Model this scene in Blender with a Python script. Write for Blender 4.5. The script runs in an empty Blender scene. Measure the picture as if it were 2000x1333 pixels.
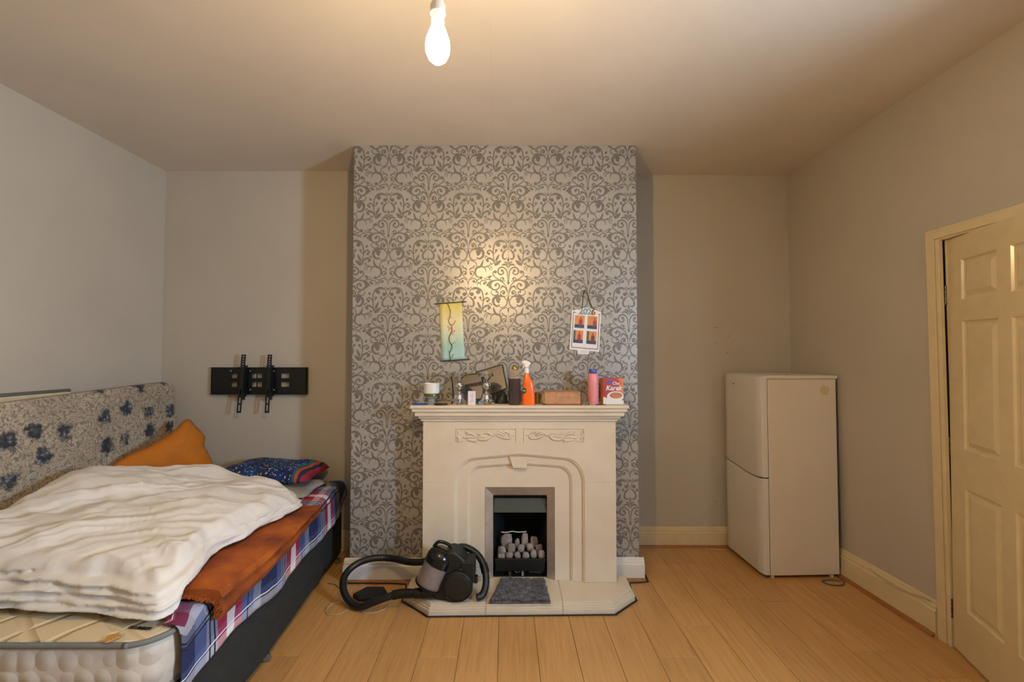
import bpy, bmesh, math, random
from mathutils import Vector, Matrix, noise
random.seed(7)
PI = math.pi
sc = bpy.context.scene
COL = sc.collection

# ---------------------------------------------------------------- camera, light, exposure
F_PX = 889.0; CAM_H = 1.49
PITCH = math.atan(27.5 / F_PX)
cd = bpy.data.cameras.new('camera'); cam = bpy.data.objects.new('camera', cd); COL.objects.link(cam)
cd.sensor_width = 36.0; cd.lens = F_PX / 2000.0 * 36.0; cd.clip_start = 0.02
cam.location = (0, 0, CAM_H); cam.rotation_euler = (PI / 2 + PITCH, 0, 0)
sc.camera = cam

w = bpy.data.worlds.new('sky'); sc.world = w; w.use_nodes = True
w.node_tree.nodes['Background'].inputs[0].default_value = (0.62, 0.76, 1.0, 1)
w.node_tree.nodes['Background'].inputs[1].default_value = 0.6

BULB_POWER = 520.0      # radiance of the bulb glass
# daylight entering through the window in the right wall, beside the camera
ld = bpy.data.lights.new('daylight', 'AREA'); ld.shape = 'RECTANGLE'; ld.size = 0.55; ld.size_y = 1.3
ld.energy = 285.0; ld.color = (0.55, 0.74, 1.0)
lo = bpy.data.objects.new('daylight', ld); COL.objects.link(lo)
lo.location = (2.50, 0.42, 1.72); lo.rotation_euler = (0, PI / 2, 0)

vs = sc.view_settings
vs.view_transform = 'Standard'; vs.look = 'None'; vs.gamma = 1.0; vs.use_curve_mapping = False
vs.exposure = 0.98

# ---------------------------------------------------------------- pixel helpers (photo frame 2000 x 1333)
_c, _s = math.cos(PITCH), math.sin(PITCH)
def ray(x, y):
    u = (x - 1000) / F_PX; v = (666.5 - y) / F_PX
    return Vector((u, _c - v * _s, _s + v * _c))
def onZ(x, y, z):
    r = ray(x, y); t = (z - CAM_H) / r.z; return Vector((r.x * t, r.y * t, z))
def onY(x, y, Y):
    r = ray(x, y); t = Y / r.y; return Vector((r.x * t, Y, CAM_H + r.z * t))
def onX(x, y, X):
    r = ray(x, y); t = X / r.x; return Vector((X, r.y * t, CAM_H + r.z * t))

# ---------------------------------------------------------------- materials
MATS = {}
def rgb(h):
    h = h.lstrip('#'); c = [int(h[i:i+2], 16) / 255 for i in (0, 2, 4)]
    return tuple((x / 12.92 if x <= 0.04045 else ((x + 0.055) / 1.055) ** 2.4) for x in c)
class NT:
    def __init__(s, name):
        s.m = bpy.data.materials.new(name); s.m.use_nodes = True; s.t = s.m.node_tree
        s.b = s.t.nodes['Principled BSDF']; MATS[name] = s.m
    def n(s, kind, **kw):
        nd = s.t.nodes.new(kind)
        for k, v in kw.items():
            if k in nd.inputs: nd.inputs[k].default_value = v
            else: setattr(nd, k, v)
        return nd
    def l(s, a, b): s.t.links.new(a, b)
    def coord(s, kind='Object', scale=(1, 1, 1), rot=(0, 0, 0), loc=(0, 0, 0)):
        tc = s.n('ShaderNodeTexCoord'); mp = s.n('ShaderNodeMapping')
        mp.inputs['Scale'].default_value = scale; mp.inputs['Rotation'].default_value = rot; mp.inputs['Location'].default_value = loc
        s.l(tc.outputs[kind], mp.inputs['Vector']); return mp.outputs['Vector']
    def noise(s, vec, scale, detail=3, rough=0.55):
        nd = s.n('ShaderNodeTexNoise'); nd.inputs['Scale'].default_value = scale
        nd.inputs['Detail'].default_value = detail; nd.inputs['Roughness'].default_value = rough
        if vec is not None: s.l(vec, nd.inputs['Vector'])
        return nd.outputs['Fac']
    def ramp(s, fac, stops, interp='LINEAR'):
        r = s.n('ShaderNodeValToRGB'); e = r.color_ramp; e.interpolation = interp
        while len(e.elements) < len(stops): e.elements.new(0.5)
        for el, (p, c) in zip(e.elements, stops):
            el.position = p; el.color = (*c, 1) if len(c) == 3 else c
        s.l(fac, r.inputs['Fac']); return r.outputs['Color']
    def mix(s, fac, a, b, mode='MIX'):
        m = s.n('ShaderNodeMix', data_type='RGBA', blend_type=mode)
        for sock, v in ((m.inputs[0], fac), (m.inputs[6], a), (m.inputs[7], b)):
            if hasattr(v, 'is_output'): s.l(v, sock)
            elif isinstance(v, (int, float)): sock.default_value = v
            else: sock.default_value = (*v, 1)
        return m.outputs[2]
    def math(s, op, a, b=0.0, c=0.0):
        m = s.n('ShaderNodeMath', operation=op)
        for i, v in enumerate((a, b, c)):
            if hasattr(v, 'is_output'): s.l(v, m.inputs[i])
            else: m.inputs[i].default_value = v
        return m.outputs[0]
    def color(s, v):
        if hasattr(v, 'is_output'): s.l(v, s.b.inputs['Base Color'])
        else: s.b.inputs['Base Color'].default_value = (*v, 1)
    def bump(s, h, strength=0.2, dist=0.01):
        b = s.n('ShaderNodeBump'); b.inputs['Strength'].default_value = strength; b.inputs['Distance'].default_value = dist
        s.l(h, b.inputs['Height']); s.l(b.outputs[0], s.b.inputs['Normal'])
    def set(s, rough=None, metal=None, **kw):
        if rough is not None: s.b.inputs['Roughness'].default_value = rough
        if metal is not None: s.b.inputs['Metallic'].default_value = metal
        for k, v in kw.items(): s.b.inputs[k.replace('_', ' ')].default_value = v
        return s.m

def plain(name, col, rough=0.5, metal=0.0, var=0.06, vscale=12, bump=0.0, bscale=60, bdist=0.003, **kw):
    """one colour with a faint mottled variation and optional fine relief"""
    t = NT(name); v = t.coord()
    if var:
        a = tuple(max(0, x * (1 - var)) for x in col); b = tuple(min(1, x * (1 + var)) for x in col)
        t.color(t.ramp(t.noise(v, vscale), [(0.3, a), (0.7, b)]))
    else: t.color(col)
    if bump: t.bump(t.noise(v, bscale, 4), bump, bdist)
    return t.set(rough, metal, **kw)

def wood_floor():
    t = NT('laminate'); oi = t.n('ShaderNodeObjectInfo'); tc = t.n('ShaderNodeTexCoord'); ad = t.n('ShaderNodeVectorMath', operation='ADD')
    sc_ = t.n('ShaderNodeVectorMath', operation='SCALE'); sc_.inputs['Scale'].default_value = 9.0
    cx = t.n('ShaderNodeCombineXYZ'); t.l(oi.outputs['Random'], cx.inputs[0]); t.l(oi.outputs['Random'], cx.inputs[1])
    t.l(cx.outputs[0], sc_.inputs[0]); t.l(tc.outputs['Object'], ad.inputs[0]); t.l(sc_.outputs[0], ad.inputs[1])
    mp = t.n('ShaderNodeMapping'); mp.inputs['Scale'].default_value = (26, 1.3, 1); t.l(ad.outputs[0], mp.inputs['Vector'])
    g = t.noise(mp.outputs[0], 2.2, 6, 0.62)
    base = t.ramp(g, [(0.28, rgb('#B38249')), (0.5, rgb('#C49458')), (0.75, rgb('#CE9F62'))])
    tone = t.ramp(oi.outputs['Random'], [(0, (0.90, 0.90, 0.90)), (1, (1.05, 1.04, 1.03))])
    t.color(t.mix(1.0, base, tone, 'MULTIPLY'))
    r = t.noise(t.coord(scale=(1, 1, 1)), 5, 4); rr = t.ramp(r, [(0.3, (0.30,)*3), (0.7, (0.42,)*3)]); t.l(rr, t.b.inputs['Roughness'])
    t.bump(g, 0.05, 0.002); return t.m
def paint_wall(name, col, dirt=0.5):
    t = NT(name); v = t.coord()
    c = t.ramp(t.noise(v, 1.6, 4), [(0.3, tuple(x * 0.95 for x in col)), (0.7, tuple(min(1, x * 1.04) for x in col))])
    sp = t.noise(v, 46, 2); mk = t.ramp(sp, [(0.0, (0, 0, 0)), (0.765, (0, 0, 0)), (0.80, (dirt,)*3)])
    t.color(t.mix(mk, c, tuple(x * 0.55 for x in col)))
    t.bump(t.noise(v, 190, 4), 0.06, 0.002); return t.set(0.62)
def wallpaper():
    t = NT('wallpaper'); v = t.coord()
    t.color(t.ramp(t.noise(v, 3, 4), [(0.3, rgb('#A5A199')), (0.7, rgb('#AEAAA2'))]))
    t.bump(t.noise(v, 420, 3), 0.25, 0.001); return t.set(0.34, 0.32)
def wallprint():
    t = NT('wallpaper_print'); v = t.coord()
    t.color(t.ramp(t.noise(v, 90, 3), [(0.3, rgb('#6C6861')), (0.7, rgb('#79756E'))]))
    return t.set(0.42, 0.22)
def stone():
    t = NT('cast_stone'); v = t.coord()
    c = t.ramp(t.noise(v, 5, 5), [(0.3, rgb('#CDBFA6')), (0.7, rgb('#D8CBB4'))])
    pits = t.ramp(t.noise(v, 130, 2), [(0.0, (0, 0, 0)), (0.70, (0, 0, 0)), (0.76, (0.45,)*3)])
    t.color(t.mix(pits, c, rgb('#A08C6A'))); t.bump(t.noise(v, 120, 4), 0.10, 0.002); return t.set(0.60)
def plaid():
    t = NT('plaid_cloth'); uv = t.coord('UV'); sx = t.n('ShaderNodeSeparateXYZ'); t.l(uv, sx.inputs[0])
    nv, gr, sl, wh, rd, pk = rgb('#1B2850'), rgb('#8A90A2'), rgb('#4D5E8E'), rgb('#EFECEC'), rgb('#B0182A'), rgb('#EE6A74')
    wob = t.noise(uv, 5, 2); wv = t.math('MULTIPLY', t.math('SUBTRACT', wob, 0.5), 0.035)
    def stripes(sock, period, off, stops):
        a = t.math('ADD', t.math('DIVIDE', t.math('ADD', sock, wv), period), off)
        fr = t.math('FRACT', a); return t.ramp(fr, stops, 'CONSTANT'), fr
    A, fa = stripes(sx.outputs[0], 0.56, 0.12, [(0, nv), (0.24, sl), (0.34, gr), (0.46, rd), (0.56, wh), (0.66, rd), (0.74, sl), (0.88, gr)])
    B, fb = stripes(sx.outputs[1], 0.46, 0.02, [(0, wh), (0.10, sl), (0.20, nv), (0.44, gr), (0.55, wh), (0.64, rd), (0.76, pk), (0.86, wh), (0.94, gr)])
    c = t.mix(0.34, A, B)
    def lines(fr, stops): return t.ramp(fr, stops, 'CONSTANT')
    o, k = (1, 1, 1), (0, 0, 0)
    LA = lines(fa, [(0, k), (0.37, o), (0.385, k), (0.42, o), (0.435, k), (0.80, o), (0.812, k)])
    LB = lines(fb, [(0, k), (0.40, o), (0.42, k), (0.45, o), (0.47, k), (0.92, o), (0.935, k)])
    c = t.mix(LA, c, rgb('#16182A')); c = t.mix(LB, c, rgb('#16182A'))
    W = lines(fb, [(0, k), (0.12, o), (0.13, k), (0.78, o), (0.79, k)]); c = t.mix(W, c, wh)
    t.color(c); t.bump(t.noise(t.coord(), 22, 4), 0.35, 0.02); return t.set(0.85)
def floral():
    t = NT('floral_cloth'); v = t.coord('UV')
    n1 = t.n('ShaderNodeTexNoise'); n1.inputs['Scale'].default_value = 7; n1.inputs['Detail'].default_value = 2; n1.inputs['Distortion'].default_value = 3.2; t.l(v, n1.inputs['Vector'])
    band = t.math('ABSOLUTE', t.math('SUBTRACT', t.math('FRACT', t.math('MULTIPLY', n1.outputs['Fac'], 9.0)), 0.5))
    scroll = t.ramp(band, [(0.0, (1, 1, 1)), (0.13, (1, 1, 1)), (0.2, (0, 0, 0))])
    c = t.mix(t.ramp(t.noise(v, 3, 3), [(0.35, (0, 0, 0)), (0.65, (1, 1, 1))]), rgb('#B5A68F'), rgb('#A2957F'))
    c = t.mix(t.math('MULTIPLY', scroll, 0.85), c, rgb('#6F6459'))
    n2 = t.noise(v, 38, 4, 0.7); fl = t.ramp(n2, [(0.54, (0, 0, 0)), (0.60, (1, 1, 1))]); c = t.mix(t.math('MULTIPLY', fl, 0.7), c, rgb('#5E5A58'))
    vo = t.n('ShaderNodeTexVoronoi', feature='F1'); vo.inputs['Scale'].default_value = 5.4; vo.inputs['Randomness'].default_value = 0.55
    nv = t.n('ShaderNodeTexNoise'); nv.inputs['Scale'].default_value = 30; nv.inputs['Detail'].default_value = 3; t.l(v, nv.inputs['Vector'])
    dm = t.n('ShaderNodeVectorMath', operation='SCALE'); dm.inputs['Scale'].default_value = 0.05; t.l(nv.outputs['Color'], dm.inputs[0])
    ad = t.n('ShaderNodeVectorMath', operation='ADD'); t.l(v, ad.inputs[0]); t.l(dm.outputs[0], ad.inputs[1]); t.l(ad.outputs[0], vo.inputs['Vector'])
    rose = t.ramp(t.math('ADD', vo.outputs['Distance'], t.math('MULTIPLY', t.math('SUBTRACT', t.noise(v, 26, 3, 0.7), 0.5), 0.5)), [(0.0, (1, 1, 1)), (0.20, (1, 1, 1)), (0.30, (0, 0, 0))])
    pet = t.n('ShaderNodeTexVoronoi', feature='F1'); pet.inputs['Scale'].default_value = 34; t.l(ad.outputs[0], pet.inputs['Vector'])
    rc = t.ramp(pet.outputs['Distance'], [(0.1, rgb('#85878A')), (0.35, rgb('#474A50')), (0.65, rgb('#2A2D33'))])
    t.color(t.mix(rose, c, rc)); t.bump(t.noise(t.coord(), 60, 3), 0.15, 0.004); return t.set(0.85)
def space_cloth():
    t = NT('space_print'); v = t.coord('UV')
    c = t.mix(t.ramp(t.noise(v, 4, 3), [(0.4, (0, 0, 0)), (0.6, (1, 1, 1))]), rgb('#0B1C48'), rgb('#0C3F78'))
    for scale, rad, col in ((42, 0.20, rgb('#C9D6E6')), (20, 0.17, rgb('#E08A33')), (27, 0.13, rgb('#58B7D8'))):
        vo = t.n('ShaderNodeTexVoronoi', feature='F1'); vo.inputs['Scale'].default_value = scale; t.l(v, vo.inputs['Vector'])
        c = t.mix(t.ramp(vo.outputs['Distance'], [(0, (1, 1, 1)), (rad, (1, 1, 1)), (rad + 0.03, (0, 0, 0))]), c, col)
    sx = t.n('ShaderNodeSeparateXYZ'); t.l(v, sx.inputs[0])
    st = t.math('ADD', sx.outputs[0], t.math('MULTIPLY', t.noise(v, 3, 2), 0.12))
    band = t.ramp(st, [(0, (0, 0, 0)), (0.90, (1, 1, 1))], 'CONSTANT')
    bc = t.ramp(t.math('FRACT', t.math('MULTIPLY', st, 5.0)), [(0, rgb('#8E2430')), (0.25, rgb('#1D2C5E')), (0.45, rgb('#15605A')), (0.65, rgb('#B5481F')), (0.82, rgb('#1B2148'))], 'CONSTANT')
    t.color(t.mix(band, c, bc)); t.bump(t.noise(t.coord(), 25, 3), 0.25, 0.01); return t.set(0.8)
def quilt_side():
    t = NT('mattress_border'); v = t.coord()
    vo = t.n('ShaderNodeTexVoronoi', feature='SMOOTH_F1'); vo.inputs['Scale'].default_value = 15; vo.inputs['Smoothness'].default_value = 0.15; vo.inputs['Randomness'].default_value = 0.35; t.l(v, vo.inputs['Vector'])
    h = t.ramp(vo.outputs['Distance'], [(0.1, (1, 1, 1)), (0.6, (0, 0, 0))])
    t.color(t.mix(t.noise(v, 6), rgb('#C6BBAA'), rgb('#D2C9BA'))); t.bump(h, 0.5, 0.02); return t.set(0.7)
def quilt_top():
    t = NT('mattress_top'); v = t.coord('Object', (1, 1, 1), (0, 0, 0.6))
    nz = t.n('ShaderNodeTexNoise'); nz.inputs['Scale'].default_value = 4; t.l(v, nz.inputs['Vector'])
    wv = t.n('ShaderNodeTexWave', wave_type='BANDS'); wv.inputs['Scale'].default_value = 2.3; wv.inputs['Distortion'].default_value = 2.0; t.l(v, wv.inputs['Vector'])
    w2 = t.n('ShaderNodeTexWave', wave_type='BANDS', bands_direction='Y'); w2.inputs['Scale'].default_value = 1.6; w2.inputs['Distortion'].default_value = 2.5; t.l(v, w2.inputs['Vector'])
    g = t.math('MINIMUM', t.ramp(wv.outputs['Fac'], [(0, (0, 0, 0)), (0.12, (1, 1, 1))]), t.ramp(w2.outputs['Fac'], [(0, (0, 0, 0)), (0.10, (1, 1, 1))]))
    t.color(t.mix(t.noise(v, 4), rgb('#C9B690'), rgb('#D5C5A4'))); t.bump(g, 0.5, 0.02); return t.set(0.6)
def scroll_paint():
    t = NT('scroll_painting'); v = t.coord('UV'); sx = t.n('ShaderNodeSeparateXYZ'); t.l(v, sx.inputs[0])
    y = t.math('ADD', sx.outputs[1], t.math('MULTIPLY', t.math('SUBTRACT', t.noise(v, 4, 3), 0.5), 0.25))
    t.color(t.ramp(y, [(0.0, rgb('#A9C9C4')), (0.25, rgb('#9FC4B6')), (0.45, rgb('#CBD3B4')), (0.65, rgb('#DED5A4')), (0.95, rgb('#D3C35C'))])); return t.set(0.6)
def blanket():
    t = NT('orange_velour'); v = t.coord()
    n = t.noise(v, 5, 4); c = t.ramp(n, [(0.32, rgb('#5E2A08')), (0.5, rgb('#93450B')), (0.7, rgb('#B5600F'))])
    t.color(c); t.bump(t.noise(v, 150, 4), 0.5, 0.006); return t.set(0.9)
def clear(name, col, rough=0.05, alpha=0.3):
    t = NT(name); t.color(col); return t.set(rough, 0, Alpha=alpha)

wood_floor(); wallpaper(); wallprint(); stone(); plaid(); floral(); space_cloth(); quilt_side(); quilt_top(); scroll_paint(); blanket()
paint_wall('wall_paint', rgb('#B5AD9E')); paint_wall('ceiling_paint', rgb('#D3C9BA'), 0.25); paint_wall('old_plaster', rgb('#6B6355'))
plain('gloss_cream', rgb('#D3C19A'), 0.22, var=0.05, bump=0.05, bscale=30)
plain('gloss_white', rgb('#DCD8CE'), 0.25, var=0.04)
plain('floor_slab', rgb('#5A3B1D'), 0.8); plain('trim_wood', rgb('#9A6233'), 0.45, var=0.15, vscale=30)
plain('steel', rgb('#B9B0A4'), 0.42, 0.7, var=0.10, vscale=20); plain('chrome', rgb('#D5D5D8'), 0.06, 1.0, var=0)
plain('black_metal', rgb('#0B0E0B'), 0.45, 0.2, var=0.3); plain('hood_metal', rgb('#3A423C'), 0.45, 0.3)
plain('black_bracket', rgb('#0A0B0A'), 0.38, 0.0, var=0.1); plain('bolt', rgb('#A9A9A4'), 0.3, 0.9, var=0)
plain('soot', rgb('#070907'), 0.8, var=0.4); plain('coal_ash', rgb('#8F8580'), 0.85, var=0.30, vscale=26, bump=0.6, bscale=45, bdist=0.01)
plain('rug', rgb('#74757A'), 0.95, var=0.35, vscale=40, bump=0.8, bscale=120, bdist=0.008)
plain('vac_black', rgb('#0D0F0C'), 0.22, var=0.1); plain('vac_matt', rgb('#141611'), 0.55, var=0.1)
plain('hose', rgb('#141715'), 0.40, var=0.1, bump=0.3, bscale=90); clear('bin_plastic', rgb('#A59A94'), 0.08, 0.45)
plain('dust', rgb('#6D625C'), 0.9, var=0.4, vscale=30)
plain('charcoal_fabric', rgb('#262825'), 0.9, var=0.2, vscale=20, bump=0.2, bscale=240)
plain('castor', rgb('#8C8C8C'), 0.25, 0.8, var=0); plain('piping_grey', rgb('#74756F'), 0.8, var=0.1)
plain('duvet_white', rgb('#DDD8CF'), 0.85, var=0.03, vscale=5, bump=0.25, bscale=20, bdist=0.012)
plain('orange_cotton', rgb('#B5680C'), 0.85, var=0.12, vscale=6, bump=0.25, bscale=22, bdist=0.012)
plain('grey_cotton', rgb('#9E978C'), 0.9, var=0.1, bump=0.2, bscale=25)
plain('cream_board', rgb('#C4B697'), 0.7); plain('stain_rust', rgb('#BE8C46'), 0.8); plain('ink', rgb('#23211E'), 0.8, var=0)
plain('fridge_white', rgb('#D8CEBF'), 0.32, var=0.02, vscale=3); plain('fridge_door', rgb('#D3CEC4'), 0.30, var=0.02, vscale=3)
plain('fridge_stain', rgb('#CDB98A'), 0.4, var=0.1); plain('dark_rubber', rgb('#24231E'), 0.6); plain('cable_grey', rgb('#5D5C4C'), 0.6)
plain('cable_white', rgb('#B5A78C'), 0.5); plain('cable_black', rgb('#11120F'), 0.5)
plain('hinge_brass', rgb('#6E6248'), 0.4, 0.7, var=0.5, vscale=80)
plain('candle_white', rgb('#D9DAD4'), 0.35, var=0.03); plain('gold_band', rgb('#8A7A35'), 0.3, 0.8); clear('clear_glass', rgb('#AEB4B4'), 0.04, 0.5)
plain('blue_plastic', rgb('#1D4A9A'), 0.35); plain('dark_leather', rgb('#1E231C'), 0.5, var=0.3)
plain('mirror_panel', rgb('#8C8782'), 0.10, 0.85, var=0.05); plain('panel_edge', rgb('#1B1C19'), 0.5)
plain('card_white', rgb('#D9D2DA'), 0.6, var=0.03); plain('lilac_ink', rgb('#A596B5'), 0.6, var=0)
plain('brown_liquid', rgb('#453A37'), 0.12, var=0.06); clear('bottle_glass', rgb('#B99C84'), 0.05, 0.45); plain('gold_cap', rgb('#A08A2C'), 0.3, 0.7)
plain('orange_plastic', rgb('#EE6A1A'), 0.25, var=0.03); plain('white_plastic', rgb('#E6E4E0'), 0.35, var=0.02)
plain('green_label', rgb('#15502B'), 0.4); plain('red_orange', rgb('#D9421C'), 0.35)
plain('book_pages', rgb('#B58763'), 0.9, var=0.18, vscale=30); plain('book_cover', rgb('#8F4B3B'), 0.7); plain('gold_glass', rgb('#A08A55'), 0.2, 0.5)
plain('green_foil', rgb('#4C6B4C'), 0.3, 0.4); plain('pink_plastic', rgb('#E08F98'), 0.3, var=0.02); plain('violet_cap', rgb('#4C58B0'), 0.3)
plain('tea_red', rgb('#A2261B'), 0.4, var=0.2, vscale=18); plain('tea_orange', rgb('#D9742A'), 0.4); plain('tea_brown', rgb('#B0713D'), 0.4); plain('tea_blue', rgb('#3E4FA0'), 0.4)
plain('thread', rgb('#6C6456'), 0.8, var=0); plain('rod_dark', rgb('#2A2A26'), 0.6); plain('branch_ink', rgb('#26281F'), 0.7); plain('blossom', rgb('#D9978A'), 0.7)
plain('cal_white', rgb('#E2E0E2'), 0.5, var=0.02); plain('cal_orange', rgb('#D08A50'), 0.5, var=0.1, vscale=30); plain('cal_blue', rgb('#33456E'), 0.5, var=0.15, vscale=30)
plain('cal_green', rgb('#3E5E46'), 0.5); plain('cal_red', rgb('#A03A3C'), 0.5); plain('cal_skin', rgb('#6B4434'), 0.6); plain('num_blue', rgb('#9CC0CC'), 0.5); plain('num_orange', rgb('#E59A5C'), 0.5)
plain('pendant_white', rgb('#D8CDBB'), 0.4, var=0.02)
tt = NT('bulb_glow'); tt.b.inputs['Base Color'].default_value = (1, 1, 1, 1)
tt.b.inputs['Emission Color'].default_value = (1.0, 0.685, 0.335, 1); tt.b.inputs['Emission Strength'].default_value = BULB_POWER

# ---------------------------------------------------------------- mesh helpers
ORG = {}          # origin of each Empty-rooted thing: parts are given in world coordinates and stored relative to it
def tag(o, label, cat, group=None):
    o['label'] = label; o['category'] = cat
    if group: o['group'] = group
    return o
def thing(name, label, cat, loc=(0, 0, 0), rot=(0, 0, 0), group=None):
    o = bpy.data.objects.new(name, None); COL.objects.link(o); o.empty_display_size = 0.05
    o.location = loc; o.rotation_euler = rot; tag(o, label, cat, group)
    ORG[o.name] = Vector(loc) if tuple(rot) == (0, 0, 0) else Vector((0, 0, 0))
    return o
def catmull(pts, n=8, closed=False):
    P = [Vector(p) for p in pts]; out = []; N = len(P)
    rng = N if closed else N - 1
    for i in range(rng):
        if closed: a, b, c, d = P[(i-1) % N], P[i], P[(i+1) % N], P[(i+2) % N]
        else: a, b, c, d = P[max(i-1, 0)], P[i], P[i+1], P[min(i+2, N-1)]
        for k in range(n):
            t = k / n
            out.append(0.5 * ((2*b) + (c-a)*t + (2*a-5*b+4*c-d)*t*t + (3*b-a-3*c+d)*t**3))
    if not closed: out.append(P[-1])
    return out
class MB:
    def __init__(s): s.v = []; s.f = []; s.uv = {}; s.mi = []; s.cur = 0
    def face(s, idx): s.f.append(tuple(idx)); s.mi.append(s.cur)
    def add(s, vs, fs):
        b = len(s.v); s.v += [Vector(v) for v in vs]
        for f in fs: s.face([b + i for i in f])
        return s
    def box(s, x0, x1, y0, y1, z0, z1):
        return s.add([(x0,y0,z0),(x1,y0,z0),(x1,y1,z0),(x0,y1,z0),(x0,y0,z1),(x1,y0,z1),(x1,y1,z1),(x0,y1,z1)],
                     [(0,3,2,1),(4,5,6,7),(0,1,5,4),(1,2,6,5),(2,3,7,6),(3,0,4,7)])
    def rings(s, rings, cap0=True, cap1=True, closed=True):
        b = len(s.v); n = len(rings[0])
        for r in rings: s.v += [Vector(p) for p in r]
        for j in range(len(rings) - 1):
            for i in range(n if closed else n - 1):
                k = (i + 1) % n
                s.face((b+j*n+i, b+j*n+k, b+(j+1)*n+k, b+(j+1)*n+i))
        if cap0: s.face(tuple(b + i for i in reversed(range(n))))
        if cap1: s.face(tuple(b + (len(rings)-1)*n + i for i in range(n)))
        return s
    def tube(s, pts, r, n=10, cap=True, flat=None):
        P = [Vector(p) for p in pts]; R = r if isinstance(r, (list, tuple)) else [r] * len(P)
        rings = []; up = None
        for i, p in enumerate(P):
            t = (P[min(i+1, len(P)-1)] - P[max(i-1, 0)]).normalized()
            if up is None:
                up = Vector((0, 0, 1)) if abs(t.z) < 0.9 else Vector((0, 1, 0))
            sd = t.cross(up); sd = sd.normalized() if sd.length > 1e-6 else Vector((1, 0, 0)); up = sd.cross(t).normalized()
            rings.append([p + R[i] * (math.cos(2*PI*k/n) * sd + math.sin(2*PI*k/n) * up) for k in range(n)])
        if flat:   # squash towards a plane: (axis index, centre, factor)
            ax, cen, fc = flat
            for rg in rings:
                for q in rg: q[ax] = cen + (q[ax] - cen) * fc
        return s.rings(rings, cap, cap)
    def lathe(s, prof, c=(0, 0, 0), n=28, axis=None):
        """prof: list of (radius, height); axis: optional direction"""
        c = Vector(c); M = Matrix.Identity(3) if axis is None else Vector((0, 0, 1)).rotation_difference(Vector(axis)).to_matrix()
        rings = [[c + M @ Vector((max(r, 1e-4)*math.cos(2*PI*k/n), max(r, 1e-4)*math.sin(2*PI*k/n), h)) for k in range(n)] for r, h in prof]
        return s.rings(rings)
    def prism(s, poly, d, flip=False):
        """poly: 3D points of one face, extruded by vector d"""
        n = len(poly); d = Vector(d); P = [Vector(p) for p in poly]
        return s.add(P + [p + d for p in P], [tuple(range(n)), tuple(reversed(range(n, 2*n)))] + [(i, i+n, (i+1) % n + n, (i+1) % n) for i in range(n)])
    def grid(s, fn, nu, nv, uv=None):
        b = len(s.v)
        for j in range(nv + 1):
            for i in range(nu + 1):
                u, v = i/nu, j/nv
                s.v.append(Vector(fn(u, v)))
                s.uv[len(s.v) - 1] = uv(u, v) if uv else (u, v)
        for j in range(nv):
            for i in range(nu):
                a = b + j*(nu+1) + i
                s.face((a, a+1, a+nu+2, a+nu+1))
        return s
    def build(s, name, mat, parent=None, smooth=False, bevel=0, local=False, fix=True, seg=2):
        me = bpy.data.meshes.new(name)
        off = Vector((0, 0, 0))
        if parent is not None and not local:
            r = parent
            while r.parent is not None: r = r.parent
            off = ORG.get(r.name, Vector((0, 0, 0)))
        me.from_pydata([tuple(v - off) for v in s.v], [], s.f)
        ms = mat if isinstance(mat, (list, tuple)) else [mat]
        for m in ms: me.materials.append(MATS[m])
        me.polygons.foreach_set('material_index', s.mi)
        if s.uv:
            ul = me.uv_layers.new(name='UVMap')
            for lp in me.loops: ul.data[lp.index].uv = s.uv.get(lp.vertex_index, (0, 0))
        if fix:
            bm = bmesh.new(); bm.from_mesh(me); bmesh.ops.recalc_face_normals(bm, faces=bm.faces)
            bm.to_mesh(me); bm.free()
        if smooth: me.polygons.foreach_set('use_smooth', [True] * len(me.polygons))
        me.update()
        o = bpy.data.objects.new(name, me); COL.objects.link(o)
        if parent is not None: o.parent = parent
        if bevel:
            m = o.modifiers.new('bevel', 'BEVEL'); m.width = bevel; m.segments = seg; m.limit_method = 'ANGLE'; m.angle_limit = math.radians(40)
        if smooth == 'auto':
            me.polygons.foreach_set('use_smooth', [True] * len(me.polygons))
            bm = bmesh.new(); bm.from_mesh(me)
            for e in bm.edges:
                if len(e.link_faces) == 2 and e.calc_face_angle(0) > math.radians(38): e.smooth = False
            bm.to_mesh(me); bm.free()
        return o
def structure(o): o['kind'] = 'structure'; return o
def box(name, mat, parent, x0, x1, y0, y1, z0, z1, bevel=0.0, local=False):
    return MB().box(min(x0,x1), max(x0,x1), min(y0,y1), max(y0,y1), min(z0,z1), max(z0,z1)).build(name, mat, parent, bevel=bevel, local=local)
def text_mesh(txt, size, name, mat, parent, M, shear=0.0, extrude=0.0004, bold=0.0):
    cu = bpy.data.curves.new(name, 'FONT'); cu.body = txt; cu.size = size; cu.shear = shear; cu.extrude = extrude; cu.offset = bold; cu.align_x = 'CENTER'; cu.align_y = 'CENTER'; cu.resolution_u = 3
    ob = bpy.data.objects.new('tmp', cu); COL.objects.link(ob)
    dg = bpy.context.evaluated_depsgraph_get(); me = bpy.data.meshes.new_from_object(ob.evaluated_get(dg))
    bpy.data.objects.remove(ob); bpy.data.curves.remove(cu)
    r = parent
    while r.parent is not None: r = r.parent
    me.transform(Matrix.Translation(-ORG.get(r.name, Vector())) @ M); me.materials.clear(); me.materials.append(MATS[mat]); me.name = name
    o = bpy.data.objects.new(name, me); COL.objects.link(o); o.parent = parent; return o
def facing(loc, rz=0.0, tilt=0.0):   # text plane facing the camera side (-Y)
    return Matrix.Translation(loc) @ Matrix.Rotation(rz, 4, 'Z') @ Matrix.Rotation(PI/2, 4, 'X') @ Matrix.Rotation(tilt, 4, 'Z')
def fbm(p, o=3): return noise.fractal(Vector(p), 1.0, 2.0, o)

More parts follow.
